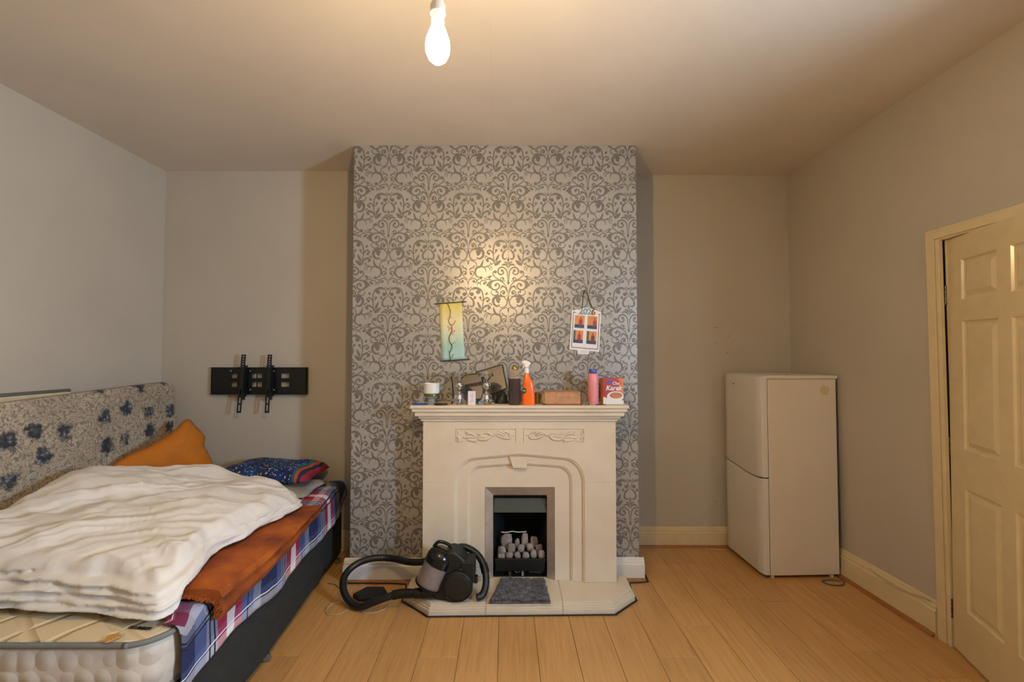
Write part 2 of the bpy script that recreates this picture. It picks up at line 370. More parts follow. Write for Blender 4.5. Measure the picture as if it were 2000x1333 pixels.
# ================================================================ THE ROOM
HC = 2.93; XL = -2.71; YB_L = 3.525; YB_R = 3.60; YC = 3.085; CX0, CX1 = -1.083, 0.849; YF = -1.3
def b_right(y):     # the right wall bows outward towards its foot
    return 2.205 if y > 3.6 else (2.205 + (3.6 - y) / 0.53 * 0.03 if y > 3.07 else (2.235 + (3.07 - y) / 0.58 * 0.025 if y > 2.49 else 2.26))
def x_right(y, z): return 2.20 + (b_right(y) - 2.20) * (1 - z / HC)

# floor: slab + planks
floor = structure(MB().box(XL - 0.2, 2.6, YF - 0.1, 3.9, -0.06, -0.0085).build('floor', 'floor_slab'))
SKEW = -0.0135; PW = 0.1975; X_FIRST = -1.054
joints = {1: 2.32, 3: 2.29, 0: 2.9, 2: 1.9, 4: 1.75, 5: 2.05, 6: 1.85, 7: 2.66, 8: 1.6, 9: 2.295, 10: 2.56, 11: 2.0, 12: 2.83, 13: 1.5, 14: 2.335, 15: 2.15}
for k in range(-9, 18):
    xa = X_FIRST + k * PW; xb = xa + PW
    j = joints.get(k, 1.2 + ((k * 37) % 12) / 10)
    cuts = sorted([j - 3.9, j - 2.6, j - 1.3, j, j + 1.3, j + 2.6])
    cuts = [YF - 0.05] + [c for c in cuts if YF < c < 3.6] + [3.66]
    for a, b in zip(cuts, cuts[1:]):
        g = 0.0010
        def px(x, y): return max(XL - 0.02, min(2.33, x + (y - 2.12) * SKEW))
        if px(xb, a) - px(xa, a) < 0.02: continue
        poly = [(px(xa, a)+g, a+g, 0), (px(xb, a)-g, a+g, 0), (px(xb, b)-g, b-g, 0), (px(xa, b)+g, b-g, 0)]
        MB().prism(poly, (0, 0, -0.008)).build('plank', 'laminate', floor, bevel=0.0009, seg=1)

ceil = structure(MB().box(XL - 0.2, 2.6, YF - 0.1, 3.9, HC, HC + 0.08).build('ceiling', 'ceiling_paint'))
pts = [(onZ(957 + 5 * i / 14 + random.uniform(-1, 1), 20 + 262 * i / 14, HC)) for i in range(15)]
m = MB(); m.rings([[p + Vector((-0.0005, 0, -0.0004)), p + Vector((0.0005, 0, -0.0004)), p + Vector((0, 0, 0.002))] for p in pts]); m.build('hairline_crack', 'cream_board', ceil)
# left wall, alcove back walls, front wall (behind the camera)
structure(MB().box(XL - 0.12, XL, YF, 3.8, -0.01, HC).build('wall_left', 'wall_paint'))
structure(MB().box(XL, CX0 + 0.05, YB_L, YB_L + 0.12, -0.01, HC).build('wall_back_left', 'wall_paint'))
wbr = structure(MB().box(CX1 - 0.05, 2.35, YB_R, YB_R + 0.12, -0.01, HC).build('wall_back_right', 'wall_paint'))
structure(MB().box(XL, 2.35, YF - 0.12, YF, -0.01, HC).build('wall_front', 'wall_paint'))
# filled screw holes in the right alcove wall
for (px_, py_) in ((1398, 640), (1402, 640), (1397, 672), (1423, 657), (1426, 688), (1420, 690), (1398, 981)):
    p = onY(px_, py_, YB_R); MB().lathe([(0.0035, 0), (0.003, 0.001), (0.0005, 0.0012)], p, 8, (0, -1, 0)).build('screw_hole', 'ink', wbr)
# right wall with a window opening beside the camera and a doorway behind the open door
WY0, WY1, WZ0, WZ1 = 0.20, 0.64, 1.12, 2.32
DY0, DY1, DZ1 = 1.54, 2.372, 2.085
def wall_patch(m, y0, y1, z0, z1, ny=6, nz=4):
    for th in (0.0,):
        m.grid(lambda u, v: (x_right(y0 + (y1-y0)*u, z0 + (z1-z0)*v), y0 + (y1-y0)*u, z0 + (z1-z0)*v), ny, nz)
        m.grid(lambda u, v: (x_right(y0 + (y1-y0)*u, z0 + (z1-z0)*v) + 0.14, y0 + (y1-y0)*u, z0 + (z1-z0)*v), ny, nz)
m = MB()
wall_patch(m, DY1, 3.66, 0, HC, 12, 6); wall_patch(m, DY0, DY1, DZ1, HC); wall_patch(m, WY1, DY0, 0, HC)
wall_patch(m, WY0, WY1, 0, WZ0, 2, 2); wall_patch(m, WY0, WY1, WZ1, HC, 2, 2); wall_patch(m, YF, WY0, 0, HC)
wr = structure(m.build('wall_right', 'wall_paint', smooth=True, fix=False))
# hall beyond the doorway
structure(MB().box(2.45, 2.53, 1.2, 2.7, -0.02, 2.5).build('wall_hall', 'wall_paint'))
# window in the right wall
wo = structure(MB().box(2.23, 2.31, WY0 - 0.0, WY0 + 0.035, WZ0, WZ1).box(2.23, 2.31, WY1 - 0.035, WY1, WZ0, WZ1)
     .box(2.23, 2.31, WY0, WY1, WZ0, WZ0 + 0.035).box(2.23, 2.31, WY0, WY1, WZ1 - 0.035, WZ1).build('window_1', 'gloss_white'))
t = NT('window_glass'); t.color((0.95, 0.97, 1.0)); t.set(0.02, 0, Alpha=0.06)
box('pane', 'window_glass', wo, 2.268, 2.272, WY0 + 0.035, WY1 - 0.035, WZ0 + 0.035, WZ1 - 0.035)

# chimney breast with an opening for the fire
OX0, OX1, OZ1 = -0.19, 0.295, 0.70
ch = MB().box(CX0, OX0, YC, 3.72, -0.01, HC).box(OX1, CX1, YC, 3.72, -0.01, HC).box(OX0, OX1, YC, 3.72, OZ1, HC).box(OX0, OX1, 3.40, 3.72, -0.01, OZ1)
chim = structure(ch.build('wall_chimney', 'old_plaster'))

# ---- damask wallpaper: four hung lengths, each with its printed pattern
# strokes of half a motif in traced units: (points, width profile, end ball radius); mirrored about u=0
ST = [
 ([(0,2),(38,32),(64,70),(62,112),(38,128),(22,112)], (3,18,9), 0),
 ([(0,-2),(18,-28),(30,-72),(88,-98),(148,-72),(174,-5),(176,75),(164,150),(146,205)], (4,13,5), 0),
 ([(14,-40),(22,-22),(44,-18)], (4,10,12), 21),
 ([(48,-66),(84,-84),(128,-70),(138,-40),(116,-44)], (5,14,12), 22),
 ([(28,8),(56,36),(88,30),(80,18)], (4,9,8), 13),
 ([(170,60),(150,45),(142,22)], (4,9,10), 14),
 ([(152,160),(132,120),(108,68)], (2,24,2), 0),
 ([(160,204),(128,176),(84,140)], (2,34,2), 0),
 ([(172,100),(186,48),(222,22),(250,48),(228,62)], (4,14,10), 15),
 ([(160,190),(180,140),(226,116),(258,140),(240,150)], (4,20,8), 13),
 ([(176,170),(200,190),(212,160)], (4,12,4), 0),
 ([(204,-8),(216,-24),(228,-42)], (2,22,2), 0),
 ([(238,104),(262,88),(272,108)], (3,10,4), 8),
 ([(192,262),(196,222),(236,202),(262,226)], (3,9,4), 0),
 ([(212,268),(224,228),(272,206)], (3,9,3), 0),
 ([(3,232),(22,196),(52,190),(84,204)], (2,20,3), 0),
 ([(2,196),(18,168),(50,162)], (2,16,3), 0),
 ([(6,395),(10,320),(22,256),(66,222),(112,242),(118,288),(84,310),(54,286),(72,262)], (4,15,12), 15),
 ([(28,386),(84,376),(148,344),(182,300),(166,268),(152,278)], (4,10,8), 18),
 ([(38,388),(78,384),(90,358),(66,342),(58,360)], (4,9,8), 12),
 ([(10,560),(14,480),(56,408),(128,374),(192,398),(206,448),(168,490),(118,476),(104,436),(136,412),(148,434)], (4,15,11), 15),
 ([(180,372),(222,404),(222,452),(188,482)], (2,22,2), 0),
 ([(190,380),(230,352),(218,336)], (3,10,8), 14),
 ([(200,372),(252,366),(290,346)], (3,10,3), 0),
 ([(8,560),(60,566),(90,534),(68,500),(40,514),(54,530)], (4,12,11), 17),
 ([(14,520),(34,466),(66,450),(96,486)], (3,16,3), 0),
 ([(100,494),(88,470),(70,440),(40,452)], (3,10,3), 0),
 ([(186,490),(202,522),(168,556),(122,540),(118,516),(138,512)], (4,11,8), 13),
 ([(30,590),(70,562),(126,564),(172,598),(172,650),(134,682),(98,668)], (4,26,10), 0),
 ([(66,574),(112,572),(136,602),(112,638),(106,600)], (4,20,10), 17),
 ([(56,578),(24,604),(14,642),(32,682),(68,700),(104,690)], (4,12,5), 0),
 ([(2,742),(14,700),(40,706),(84,724),(100,764),(78,806),(62,776)], (3,9,3), 0),
 ([(100,792),(150,768),(178,690)], (2,22,2), 0),
 ([(88,786),(130,774),(180,780),(230,770),(262,740)], (3,8,3), 0),
 ([(208,846),(196,794),(144,772),(94,800),(82,852),(104,892),(150,908)], (3,18,9), 17),
 ([(2,930),(44,894),(68,856),(48,828),(22,842),(34,860)], (3,10,9), 14),
 ([(14,826),(30,796),(64,792)], (2,14,2), 0),
 ([(52,796),(66,770),(84,770)], (2,12,2), 0),
 ([(0,1000),(10,944),(52,914),(96,932),(92,966),(66,950)], (3,10,9), 15),
 ([(100,960),(112,930),(150,920)], (2,10,3), 0),
 ([(150,1004),(146,954),(186,936),(216,964),(190,974)], (3,11,9), 15),
 ([(104,1000),(122,960),(140,990)], (2,12,2), 0),
 ([(206,900),(250,900),(290,880)], (2,12,2), 0),
 ([(236,960),(246,976),(250,994)], (2,20,2), 0), ([(232,418),(244,430),(252,450)], (2,20,2), 0),
 ([(0,2+1120-70),(20,1030),(44,1010)], (3,8,3), 0),
]
CEN = [(95, 170, 15), (372, 436, 18), (548, 640, 15), (700, 760, 11), (1010, 1060, 9)]   # leaf shapes on the axis: v0, v1, half width
def motif_shapes():
    shapes = []
    for pts, wp, ball in ST:
        P = catmull([(a, b, 0) for a, b in pts], 4); n = len(P); L = []; R = []
        for i, p in enumerate(P):
            t = (P[min(i+1, n-1)] - P[max(i-1, 0)]); t.normalize() if t.length else None
            f = i / (n - 1)
            wd = wp[0] + (wp[1] - wp[0]) * math.sin(f * PI / 2 / 0.5) if f < 0.5 else wp[2] + (wp[1] - wp[2]) * math.sin((1 - f) * PI / 2 / 0.5)
            nn = Vector((-t.y, t.x, 0)) * wd * 0.62
            L.append(p + nn); R.append(p - nn)
        shapes.append(('strip', L, R))
        if ball: shapes.append(('disc', P[-1], ball * 1.12))
    return shapes
SH = motif_shapes(); U = 0.545 / 940.0; V = 0.648 / 1120.0
def damask(x0, x1, z0, z1, yf, name, parent, ax=0.247, az=2.541):
    """print on a length between x0..x1, z0..z1; motif axis at ax, tip of its heart at az"""
    bm = bmesh.new()
    def put(cx, cz, sg, odd):
        lay = [0.0]                      # every stroke a hair proud of the one before, so none coincide
        T = lambda p: (cx + sg * p.x * U, yf - lay[0], cz - p.y * V)
        for si, sh in enumerate(SH):
            lay[0] = (si * 4 + (2 if sg < 0 else 0) + odd) * 0.0000025
            if sh[0] == 'strip':
                a = [bm.verts.new(T(p)) for p in sh[1]]; b = [bm.verts.new(T(p)) for p in sh[2]]
                for i in range(len(a) - 1):
                    q = (a[i], a[i+1], b[i+1], b[i])
                    bm.faces.new(q if sg < 0 else q[::-1])
            else:
                c, r = sh[1], sh[2]
                vs = [bm.verts.new(T(c + Vector((r*math.cos(k*PI/5), r*math.sin(k*PI/5), 0)))) for k in range(10)]
                bm.faces.new(vs)
        if sg > 0:
            for v0, v1, h in CEN:
                bm.faces.new([bm.verts.new(T(Vector(p))) for p in ((0, v0, 0), (h*0.55, v0 + (v1-v0)*0.3, 0), (h, v0 + (v1-v0)*0.55, 0), (h*0.4, v0 + (v1-v0)*0.8, 0), (0, v1, 0), (-h*0.4, v0 + (v1-v0)*0.8, 0), (-h, v0 + (v1-v0)*0.55, 0), (-h*0.55, v0 + (v1-v0)*0.3, 0))])
    for a in range(-8, 9):
        cx = ax + a * 0.2725
        if cx < x0 - 0.2 or cx > x1 + 0.2: continue
        for b in range(-6, 4):
            cz = az + b * 0.648 + (0.324 if a % 2 else 0)
            if cz - 0.8 > z1 or cz + 0.1 < z0: continue
            put(cx, cz, 1, a % 2); put(cx, cz, -1, a % 2)
    for co, no in (((x0, 0, 0), (-1, 0, 0)), ((x1, 0, 0), (1, 0, 0)), ((0, 0, z0), (0, 0, -1)), ((0, 0, z1), (0, 0, 1))):
        bmesh.ops.bisect_plane(bm, geom=bm.verts[:] + bm.edges[:] + bm.faces[:], plane_co=co, plane_no=no, clear_outer=True)
    for f in bm.faces:
        if f.normal.y > 0: f.normal_flip()
    me = bpy.data.meshes.new(name); bm.to_mesh(me); bm.free(); me.materials.append(MATS['wallpaper_print'])
    o = bpy.data.objects.new(name, me); COL.objects.link(o); o.parent = parent; o['kind'] = 'stuff'; return o
seams = [CX0, -0.571, -0.024, 0.515, CX1]
for i in range(4):
    z0 = 0.10 if i in (0, 3) else 1.0
    x0, x1 = seams[i] + (0.0009 if i else 0), seams[i+1] - (0.0009 if i < 3 else 0)
    st = MB().box(x0, x1, YC - 0.0015, YC + 0.001, z0, HC - 0.001).build('wallpaper_length', 'wallpaper', chim)
    damask(x0, x1, z0, HC - 0.001, YC - 0.0019, 'printed_pattern', st)

# ---- skirting boards and quadrant trims
PROF = [(0, 0), (1, 0), (1, 0.72), (0.72, 0.76), (0.72, 0.84), (0.5, 0.88), (0.38, 0.97), (0.2, 1.0), (0, 1.0)]
def skirting(name, mat, A, B, nrm, h, th, z=0.0, steps=1):
    """board from A to B (wall line, XY), profile growing along nrm; A/B may be functions of the height"""
    m = MB(); rings = []
    for k in range(steps + 1):
        f = k / steps
        if callable(A): base = A(f)
        else: base = Vector(A).lerp(Vector(B), f)
        rings.append([Vector((base.x, base.y, z)) + Vector(nrm) * (p * th) + Vector((0, 0, q * h)) for p, q in PROF])
    m.rings(rings); return structure(m.build(name, mat, bevel=0.0015))
skirting('baseboard_back_right', 'gloss_cream', (CX1, YB_R, 0), (2.25, YB_R, 0), (0, -1, 0), 0.152, 0.022)
skirting('baseboard_back_left', 'gloss_cream', (XL, YB_L, 0), (CX0, YB_L, 0), (0, -1, 0), 0.152, 0.022)
skirting('baseboard_left', 'gloss_cream', (XL, YF, 0), (XL, YB_L - 0.02, 0), (1, 0, 0), 0.15, 0.022)
sl = skirting('baseboard_chimney_left', 'gloss_white', (CX0 - 0.03, YC - 0.002, 0), (-0.585, YC - 0.002, 0), (0, -1, 0), 0.138, 0.05)
skirting('baseboard_chimney_right', 'gloss_white', (0.66, YC - 0.002, 0), (CX1 + 0.03, YC - 0.002, 0), (0, -1, 0), 0.142, 0.028)
skirting('baseboard_right', 'gloss_cream', lambda f: Vector((x_right(3.58 - f * (3.58 - 2.45), 0.05), 3.58 - f * (3.58 - 2.45), 0)), None, (-1, 0, 0), 0.185, 0.024, steps=10)
def quadrant(name, pts, nrm, r=0.016):
    m = MB(); nr = Vector(nrm); rings = []
    for p in pts:
        p = Vector(p); rings.append([p] + [p + nr * (r * math.cos(a)) + Vector((0, 0, r * math.sin(a))) for a in (0, PI/8, PI/4, 3*PI/8, PI/2)])
    m.rings(rings); return structure(m.build(name, 'trim_wood', smooth='auto'))
quadrant('trim_1', [(x_right(y, 0.05) - 0.0245, y, 0) for y in (3.575, 3.3, 3.07, 2.8, 2.45)], (-1, 0, 0), 0.02)
quadrant('trim_2', [(CX1 + 0.03, YB_R - 0.0225, 0), (2.14, YB_R - 0.0225, 0)], (0, -1, 0))
quadrant('trim_3', [(0.735, YC - 0.0305, 0), (CX1 + 0.03, YC - 0.0305, 0)], (0, -1, 0))
quadrant('trim_4', [(CX0 - 0.03, YC - 0.0525, 0), (-0.65, YC - 0.0525, 0)], (0, -1, 0))

# ---- door and its casing on the right wall
def RW(y, z, off): return Vector((2.26 - 0.02 * z - off, y - 0.018 * z, z))     # the wall leans at the doorway
dc = MB()
def casing(m, y0, y1, z0, z1, off, d):   # a board on the leaning wall
    P = [RW(y0, z0, off), RW(y1, z0, off), RW(y1, z1, off), RW(y0, z1, off)]
    m.prism(P, (-d, 0, 0))
DT = 2.07
tr = MB()
casing(tr, 2.378, 2.448, 0.0, DT + 0.075, 0, 0.016); casing(tr, 2.392, 2.438, 0.0, DT + 0.06, 0.016, 0.007); casing(tr, 2.366, 2.384, 0.0, DT + 0.02, 0.0, 0.022)
casing(tr, 1.50, 2.378, DT + 0.012, DT + 0.075, 0, 0.016); casing(tr, 1.50, 2.392, DT + 0.022, DT + 0.06, 0.016, 0.007)
casing(tr, 1.50, 1.57, 0.0, DT + 0.075, 0, 0.016)
casing(tr, 2.3625, 2.372, 0.0, DT + 0.012, -0.13, 0.115); casing(tr, 1.54, 2.372, DT + 0.012, DT + 0.022, -0.13, 0.13)
structure(tr.build('trim_door', 'gloss_cream', bevel=0.002))
OPEN = math.radians(17.7)
hinge = RW(2.366, 0, 0.012)
door = bpy.data.objects.new('door_1', None); COL.objects.link(door); structure(door)
door.location = hinge
# local axes: s along the leaf away from the hinge, n out of its room face, z up
ds = Vector((-math.sin(OPEN), -math.cos(OPEN), 0)); dn = Vector((-math.cos(OPEN), math.sin(OPEN), 0)); dz = Vector((-0.02, -0.018, 1)).normalized()
DM = Matrix(((ds.x, dn.x, dz.x, 0), (ds.y, dn.y, dz.y, 0), (ds.z, dn.z, dz.z, 0), (0, 0, 0, 1)))
door.matrix_local = Matrix.Translation(hinge) @ DM
DW = 0.80; D0, D1 = 0.012, DT + 0.010
cols = [(0.115, 0.365), (0.445, 0.695)]; rows = [(0.24, 0.84), (1.03, 1.66), (1.765, 1.962)]
m = MB(); xs = [0.006, 0.115, 0.365, 0.445, 0.695, DW]; zs = [D0, 0.24, 0.84, 1.03, 1.66, 1.765, 1.962, D1]
for i in range(5):
    for k in range(7):
        if i in (1, 3) and k in (1, 3, 5): continue
        m.add([(xs[i], 0, zs[k]), (xs[i+1], 0, zs[k]), (xs[i+1], 0, zs[k+1]), (xs[i], 0, zs[k+1])], [(0, 1, 2, 3)])
T = -0.038
m.add([(xs[0], T, D0), (DW, T, D0), (DW, T, D1), (xs[0], T, D1)], [(0, 3, 2, 1)])
for (a, b) in (((xs[0], D0), (DW, D0)), ((DW, D0), (DW, D1)), ((DW, D1), (xs[0], D1)), ((xs[0], D1), (xs[0], D0))):
    m.add([(a[0], 0, a[1]), (b[0], 0, b[1]), (b[0], T, b[1]), (a[0], T, a[1])], [(0, 1, 2, 3)])
m.build('leaf', 'gloss_cream', door, local=True)
for (a, b) in cols:
    for (c, d) in rows:
        m = MB(); loops = [(0, 0), (0.007, -0.008), (0.014, -0.0095), (0.020, -0.0095), (0.042, -0.001), (0.044, -0.001)]
        m.rings([[(a+i, h, c+i), (b-i, h, c+i), (b-i, h, d-i), (a+i, h, d-i)] for i, h in loops], False, True)
        m.build('door_panel', 'gloss_cream', door, local=True, fix=True)
for hz in (1.80, 1.02, 0.20):
    h = MB().lathe([(0.0065, 0), (0.0065, 0.098)], (-0.003, 0.004, hz - 0.05), 10)
    for k in range(5): h.lathe([(0.0075, 0), (0.0075, 0.013)], (-0.003, 0.004, hz - 0.05 + k * 0.0205), 10)
    h.box(-0.022, -0.004, -0.001, 0.002, hz - 0.05, hz + 0.048); h.build('hinge', 'hinge_brass', door, local=True, smooth='auto')

# ================================================================ FIREPLACE
Y0, Y1, Y2 = 2.893, 2.912, 2.930       # face planes of the three steps
fp = thing('fireplace_surround', 'cream stone fireplace surround with stepped arch and moulded mantel shelf', 'fireplace', (0.045, 3.0, 0.066))
HZ = 0.066; BX0, BX1, BZ = -0.562, 0.655, 1.072; SEAM = 0.728
def arch(x0, x1, zs, zc, zspring, rx, n=10):
    """n-shaped outline from left foot to right foot: straight jambs, rounded shoulders, shallow pointed head"""
    cx = (x0 + x1) / 2; L = []
    L += [(x0, HZ), (x0, SEAM * 0.6), (x0, zspring)]
    for k in range(1, n + 1):
        a = PI - k / n * (PI / 2 - 0.10)
        L.append((x0 + rx + rx * math.cos(a), zspring + (zs - zspring) * math.sin(a)))
    L += [(x0 + rx + (cx - x0 - rx) * f, zs + (zc - zs) * f) for f in (0.5, 1.0)]
    R = [(2 * cx - a, b) for a, b in reversed(L[:-1])]
    return L + R
A1 = arch(-0.363, 0.458, 0.842, 0.868, 0.690, 0.125); A2 = arch(-0.282, 0.382, 0.788, 0.806, 0.700, 0.085)
def shrink(pts, d):
    cx = 0.0475; return [(x + (d if x < cx - 1e-4 else (-d if x > cx + 1e-4 else 0)), z - (d if z > 0.62 else 0)) for x, z in pts]
def outer_for(pts, x0, x1, z1):   # radial partner points on the rectangle
    out = []; cx = 0.0475; n = len(pts)
    for i, (x, z) in enumerate(pts):
        if z <= 0.7: out.append((x0 if x < cx else x1, z))
        else:
            f = (i - 3) / (n - 7) if n > 7 else 0
            out.append((x0 + (x1 - x0) * min(1, max(0, (x - pts[0][0]) / (pts[-1][0] - pts[0][0]))) , z1))
    out[3 - 1] = (x0, pts[2][1]); out[-3] = (x1, pts[-3][1]); return out
def band(m, A, B, y):             # flat face between two n-shaped outlines
    n = len(A); m.add([(x, y, z) for x, z in A] + [(x, y, z) for x, z in B], [(i, i+1, n+i+1, n+i) for i in range(n-1)])
def reveal(m, A, B, ya, yb):
    n = len(A); m.add([(x, ya, z) for x, z in A] + [(x, yb, z) for x, z in B], [(i, i+1, n+i+1, n+i) for i in range(n-1)])
# outer block
# legs (below the joint) and header (above it), the arch edge rounded over in three steps
def clip_arch(A, lo, hi):
    return [(x, z) for x, z in A]
ROLL = [(0.0, 0.0), (0.004, 0.0045), (0.009, 0.0065), (0.012, 0.012), (0.018, 0.0185)]
LZ = A1[2][1]      # spring height of the outer arch
for sgn in (0, 1):
    m = MB(); x_out = BX0 if sgn == 0 else BX1; xi = A1[0][0] if sgn == 0 else A1[-1][0]; d = 1 if sgn == 0 else -1
    prof = [(x_out, Y0 + 0.187)] + [(x_out, Y0)] + [(xi + d * r - d * 0.0, Y0 + h) for r, h in ROLL] + [(xi + d * 0.018, Y0 + 0.187)]
    m.rings([[(x, y, z) for x, y in prof] for z in (HZ + 0.0005, LZ - 0.0007)]); m.build('leg_block', 'cast_stone', fp, bevel=0.0012)
m = MB(); head = A1[2:-2]
outer = []
for (x, z) in head:
    f = (x - head[0][0]) / (head[-1][0] - head[0][0])
    outer.append((BX0 + (BX1 - BX0) * f, BZ))
outer[0] = (BX0, head[0][1]); outer[-1] = (BX1, head[-1][1])
# panel recess rectangles are set into the header as separate carved panels
loops = [[(x, Y0 + 0.187, z) for x, z in outer], [(x, Y0, z) for x, z in outer]]
# corner points so that the rectangle stays square
k = len(outer)
outer[1] = (BX0, BZ); outer[-2] = (BX1, BZ)
loops = [[(x, Y0 + 0.187, z) for x, z in outer], [(x, Y0, z) for x, z in outer]]
for r, h in ROLL:
    q = shrink(A1, r)[2:-2]; q[0] = (q[0][0], head[0][1]); q[-1] = (q[-1][0], head[-1][1]); loops.append([(x, Y0 + h, z) for x, z in q])
loops.append([(x, Y0 + 0.187, z) for (x, _, z) in loops[-1]])
m.rings(loops, False, False, closed=False)
n = len(outer); 
for side in (0, -1):            # close the two lower joints
    base = len(m.v); ring = [Vector(l[side]) for l in loops]; m.v += ring; m.face(range(base, base + len(ring)))
m.build('header_block', 'cast_stone', fp)
# second step
m = MB(); a0 = shrink(A1, 0.016)
loops = [[(x, Y1 + 0.17, z) for x, z in a0], [(x, Y1, z) for x, z in a0]]
for r, h in ROLL: loops.append([(x, Y1 + h, z) for x, z in shrink(A2, r)])
loops.append([(x, Y1 + 0.17, z) for (x, _, z) in loops[-1]]); m.rings(loops, False, False, closed=False); m.build('arch_step', 'cast_stone', fp)
# third step with the fire opening
FX0, FX1, FZ = -0.170, 0.273, 0.648
m = MB(); a0 = shrink(A2, 0.016); op = []
for i, (x, z) in enumerate(a0):
    n = len(a0)
    if i == 0: op.append((FX0, HZ))
    elif i == n - 1: op.append((FX1, HZ))
    elif i <= 3: op.append((FX0, FZ * (0.4, 0.8, 1.0)[i-1]))
    elif i >= n - 4: op.append((FX1, FZ * (1.0, 0.8, 0.4)[i-n+4]))
    else: op.append((FX0 + (FX1 - FX0) * (x - a0[3][0]) / (a0[-4][0] - a0[3][0]), FZ))
m.rings([[(x, Y2 + 0.15, z) for x, z in a0], [(x, Y2, z) for x, z in a0], [(x, Y2, z) for x, z in op], [(x, Y2 + 0.02, z) for x, z in op]], False, False, closed=False)
m.build('inner_panel', 'cast_stone', fp)
# keystone
ks = [onY(995, 892, Y1), onY(1031, 892, Y1), onY(1028, 914, Y1), onY(1002, 914, Y1)]
MB().prism([(p.x, Y1 - 0.016, p.z) for p in ks], (0, 0.03, 0)).build('keystone', 'cast_stone', fp, bevel=0.002)
# mantel shelf: stepped mouldings
m = MB(); MZ = 1.178; tiers = [(0.070, 1.158, MZ), (0.060, 1.136, 1.1575), (0.046, 1.108, 1.1355), (0.026, 1.090, 1.1078), (0.012, BZ, 1.0898)]
for pr_, z0, z1 in tiers: m.box(BX0 - pr_ , BX1 + pr_, Y0 - pr_, YC - 0.003, z0, z1)
m.build('mantel_shelf', 'cast_stone', fp, bevel=0.004, seg=3)
# carved leaf panels: raised frame, sunk ground, relief leaves
for sg, (pa, pb) in ((1, ((891, 837), (1009, 865))), (-1, ((1023, 837), (1141, 865)))):
    a, b = onY(*pa, Y0), onY(*pb, Y0); x0, x1, z1, z0 = a.x, b.x, a.z, b.z
    m = MB(); fr = 0.004
    for q in ((x0, x1, z1 - fr, z1), (x0, x0 + fr, z0, z1), (x1 - fr, x1, z0, z1)): m.box(q[0], q[1], Y0 - 0.006, Y0 + 0.004, q[2], q[3])
    pan = m.build('carved_panel', 'cast_stone', fp, bevel=0.0015)
    cx, hw, h = (x0 + x1) / 2, (x1 - x0) / 2, z1 - z0
    P = lambda u, v: Vector((cx + sg * (u * 2 - 1) * hw, Y0 - 0.001, z1 - v * h))
    rel = MB()
    for pts, r in (([(0.97,0.50),(0.90,0.48),(0.86,0.56)], 0.003), ([(0.88,0.40),(0.90,0.62),(0.84,0.70),(0.74,0.62),(0.66,0.45)], 0.006), ([(0.88,0.36),(0.80,0.20),(0.76,0.26)], 0.006),
        ([(0.82,0.45),(0.74,0.22),(0.68,0.28)], 0.006), ([(0.80,0.55),(0.70,0.34),(0.60,0.44)], 0.005), ([(0.66,0.48),(0.58,0.46),(0.52,0.30),(0.45,0.42)], 0.005),
        ([(0.58,0.50),(0.52,0.72),(0.42,0.78),(0.35,0.72)], 0.0075), ([(0.50,0.60),(0.40,0.58),(0.34,0.70)], 0.006), ([(0.48,0.62),(0.40,0.42),(0.34,0.36)], 0.004),
        ([(0.36,0.76),(0.28,0.86),(0.18,0.80)], 0.0055), ([(0.34,0.68),(0.24,0.60),(0.14,0.66),(0.12,0.58)], 0.005), ([(0.32,0.52),(0.24,0.36),(0.16,0.40)], 0.006), ([(0.28,0.46),(0.20,0.28),(0.15,0.24)], 0.005),
        ([(0.30,0.84),(0.34,0.94),(0.28,0.96)], 0.004), ([(0.02,0.15),(0.05,0.35),(0.02,0.55),(0.05,0.72),(0.03,0.92),(0.14,0.86)], 0.0045)):
        q = catmull([P(u, v) for u, v in pts], 5); nn = len(q); r *= 1.25
        rel.tube(q, [r * (0.45 + 0.75 * math.sin(PI * (i + 0.6) / (nn + 0.2))) for i in range(nn)], 8)
    rel.build('leaf_relief', 'cast_stone', pan, smooth=True)
# steel trim around the fire, splayed inwards
m = MB(); tx0, tx1, tz = FX0 + 0.001, FX1 - 0.001, FZ - 0.001; ix0, ix1, iz = -0.121, 0.224, 0.592
for nm, quad in (('steel_trim', [(tx0, tz), (ix0, iz), (ix0, HZ + .001), (tx0, HZ + .001)]), ('steel_trim', [(tx1, HZ + .001), (ix1, HZ + .001), (ix1, iz), (tx1, tz)]), ('steel_trim', [(tx0, tz), (tx1, tz), (ix1, iz), (ix0, iz)])):
    P = [(x, Y2 - 0.004 if (x in (tx0, tx1)) else Y2 + 0.022, z) for x, z in quad]
    MB().prism(P, (0, 0.012, 0)).build(nm, 'steel', fp)
# firebox
fb = thing('gas_fire', 'black recessed gas fire box with hood plate and coal tray', 'fire', (0.05, 3.1, HZ))
m = MB(); y_in, y_bk = Y2 + 0.037, 3.30; a = (ix0 - 0.02, ix1 + 0.02, 0.16 - 0.10, 0.16)
m.add([(ix0 - .015, y_in, HZ + .001), (ix1 + .015, y_in, HZ + .001), (ix1 + .015, y_in, iz + .03), (ix0 - .015, y_in, iz + .03), (-0.06, y_bk, HZ + .001), (0.165, y_bk, HZ + .001), (0.165, y_bk, iz + .03), (-0.06, y_bk, iz + .03)],
      [(0, 1, 5, 4), (1, 2, 6, 5), (2, 3, 7, 6), (3, 0, 4, 7), (4, 5, 6, 7)])
m.build('fire_box', 'soot', fb)
MB().prism([(ix0 + .006, Y2 + .060, 0.560), (ix1 - .006, Y2 + .060, 0.560), (ix1 - .002, Y2 + .028, 0.478), (ix0 + .002, Y2 + .028, 0.478)], (0, 0.006, 0.002)).build('hood_plate', 'hood_metal', fb)
box('black_lip', 'black_metal', fb, ix0 - .004, ix1 + .004, Y2 + .0365, Y2 + .044, iz - 0.014, iz)
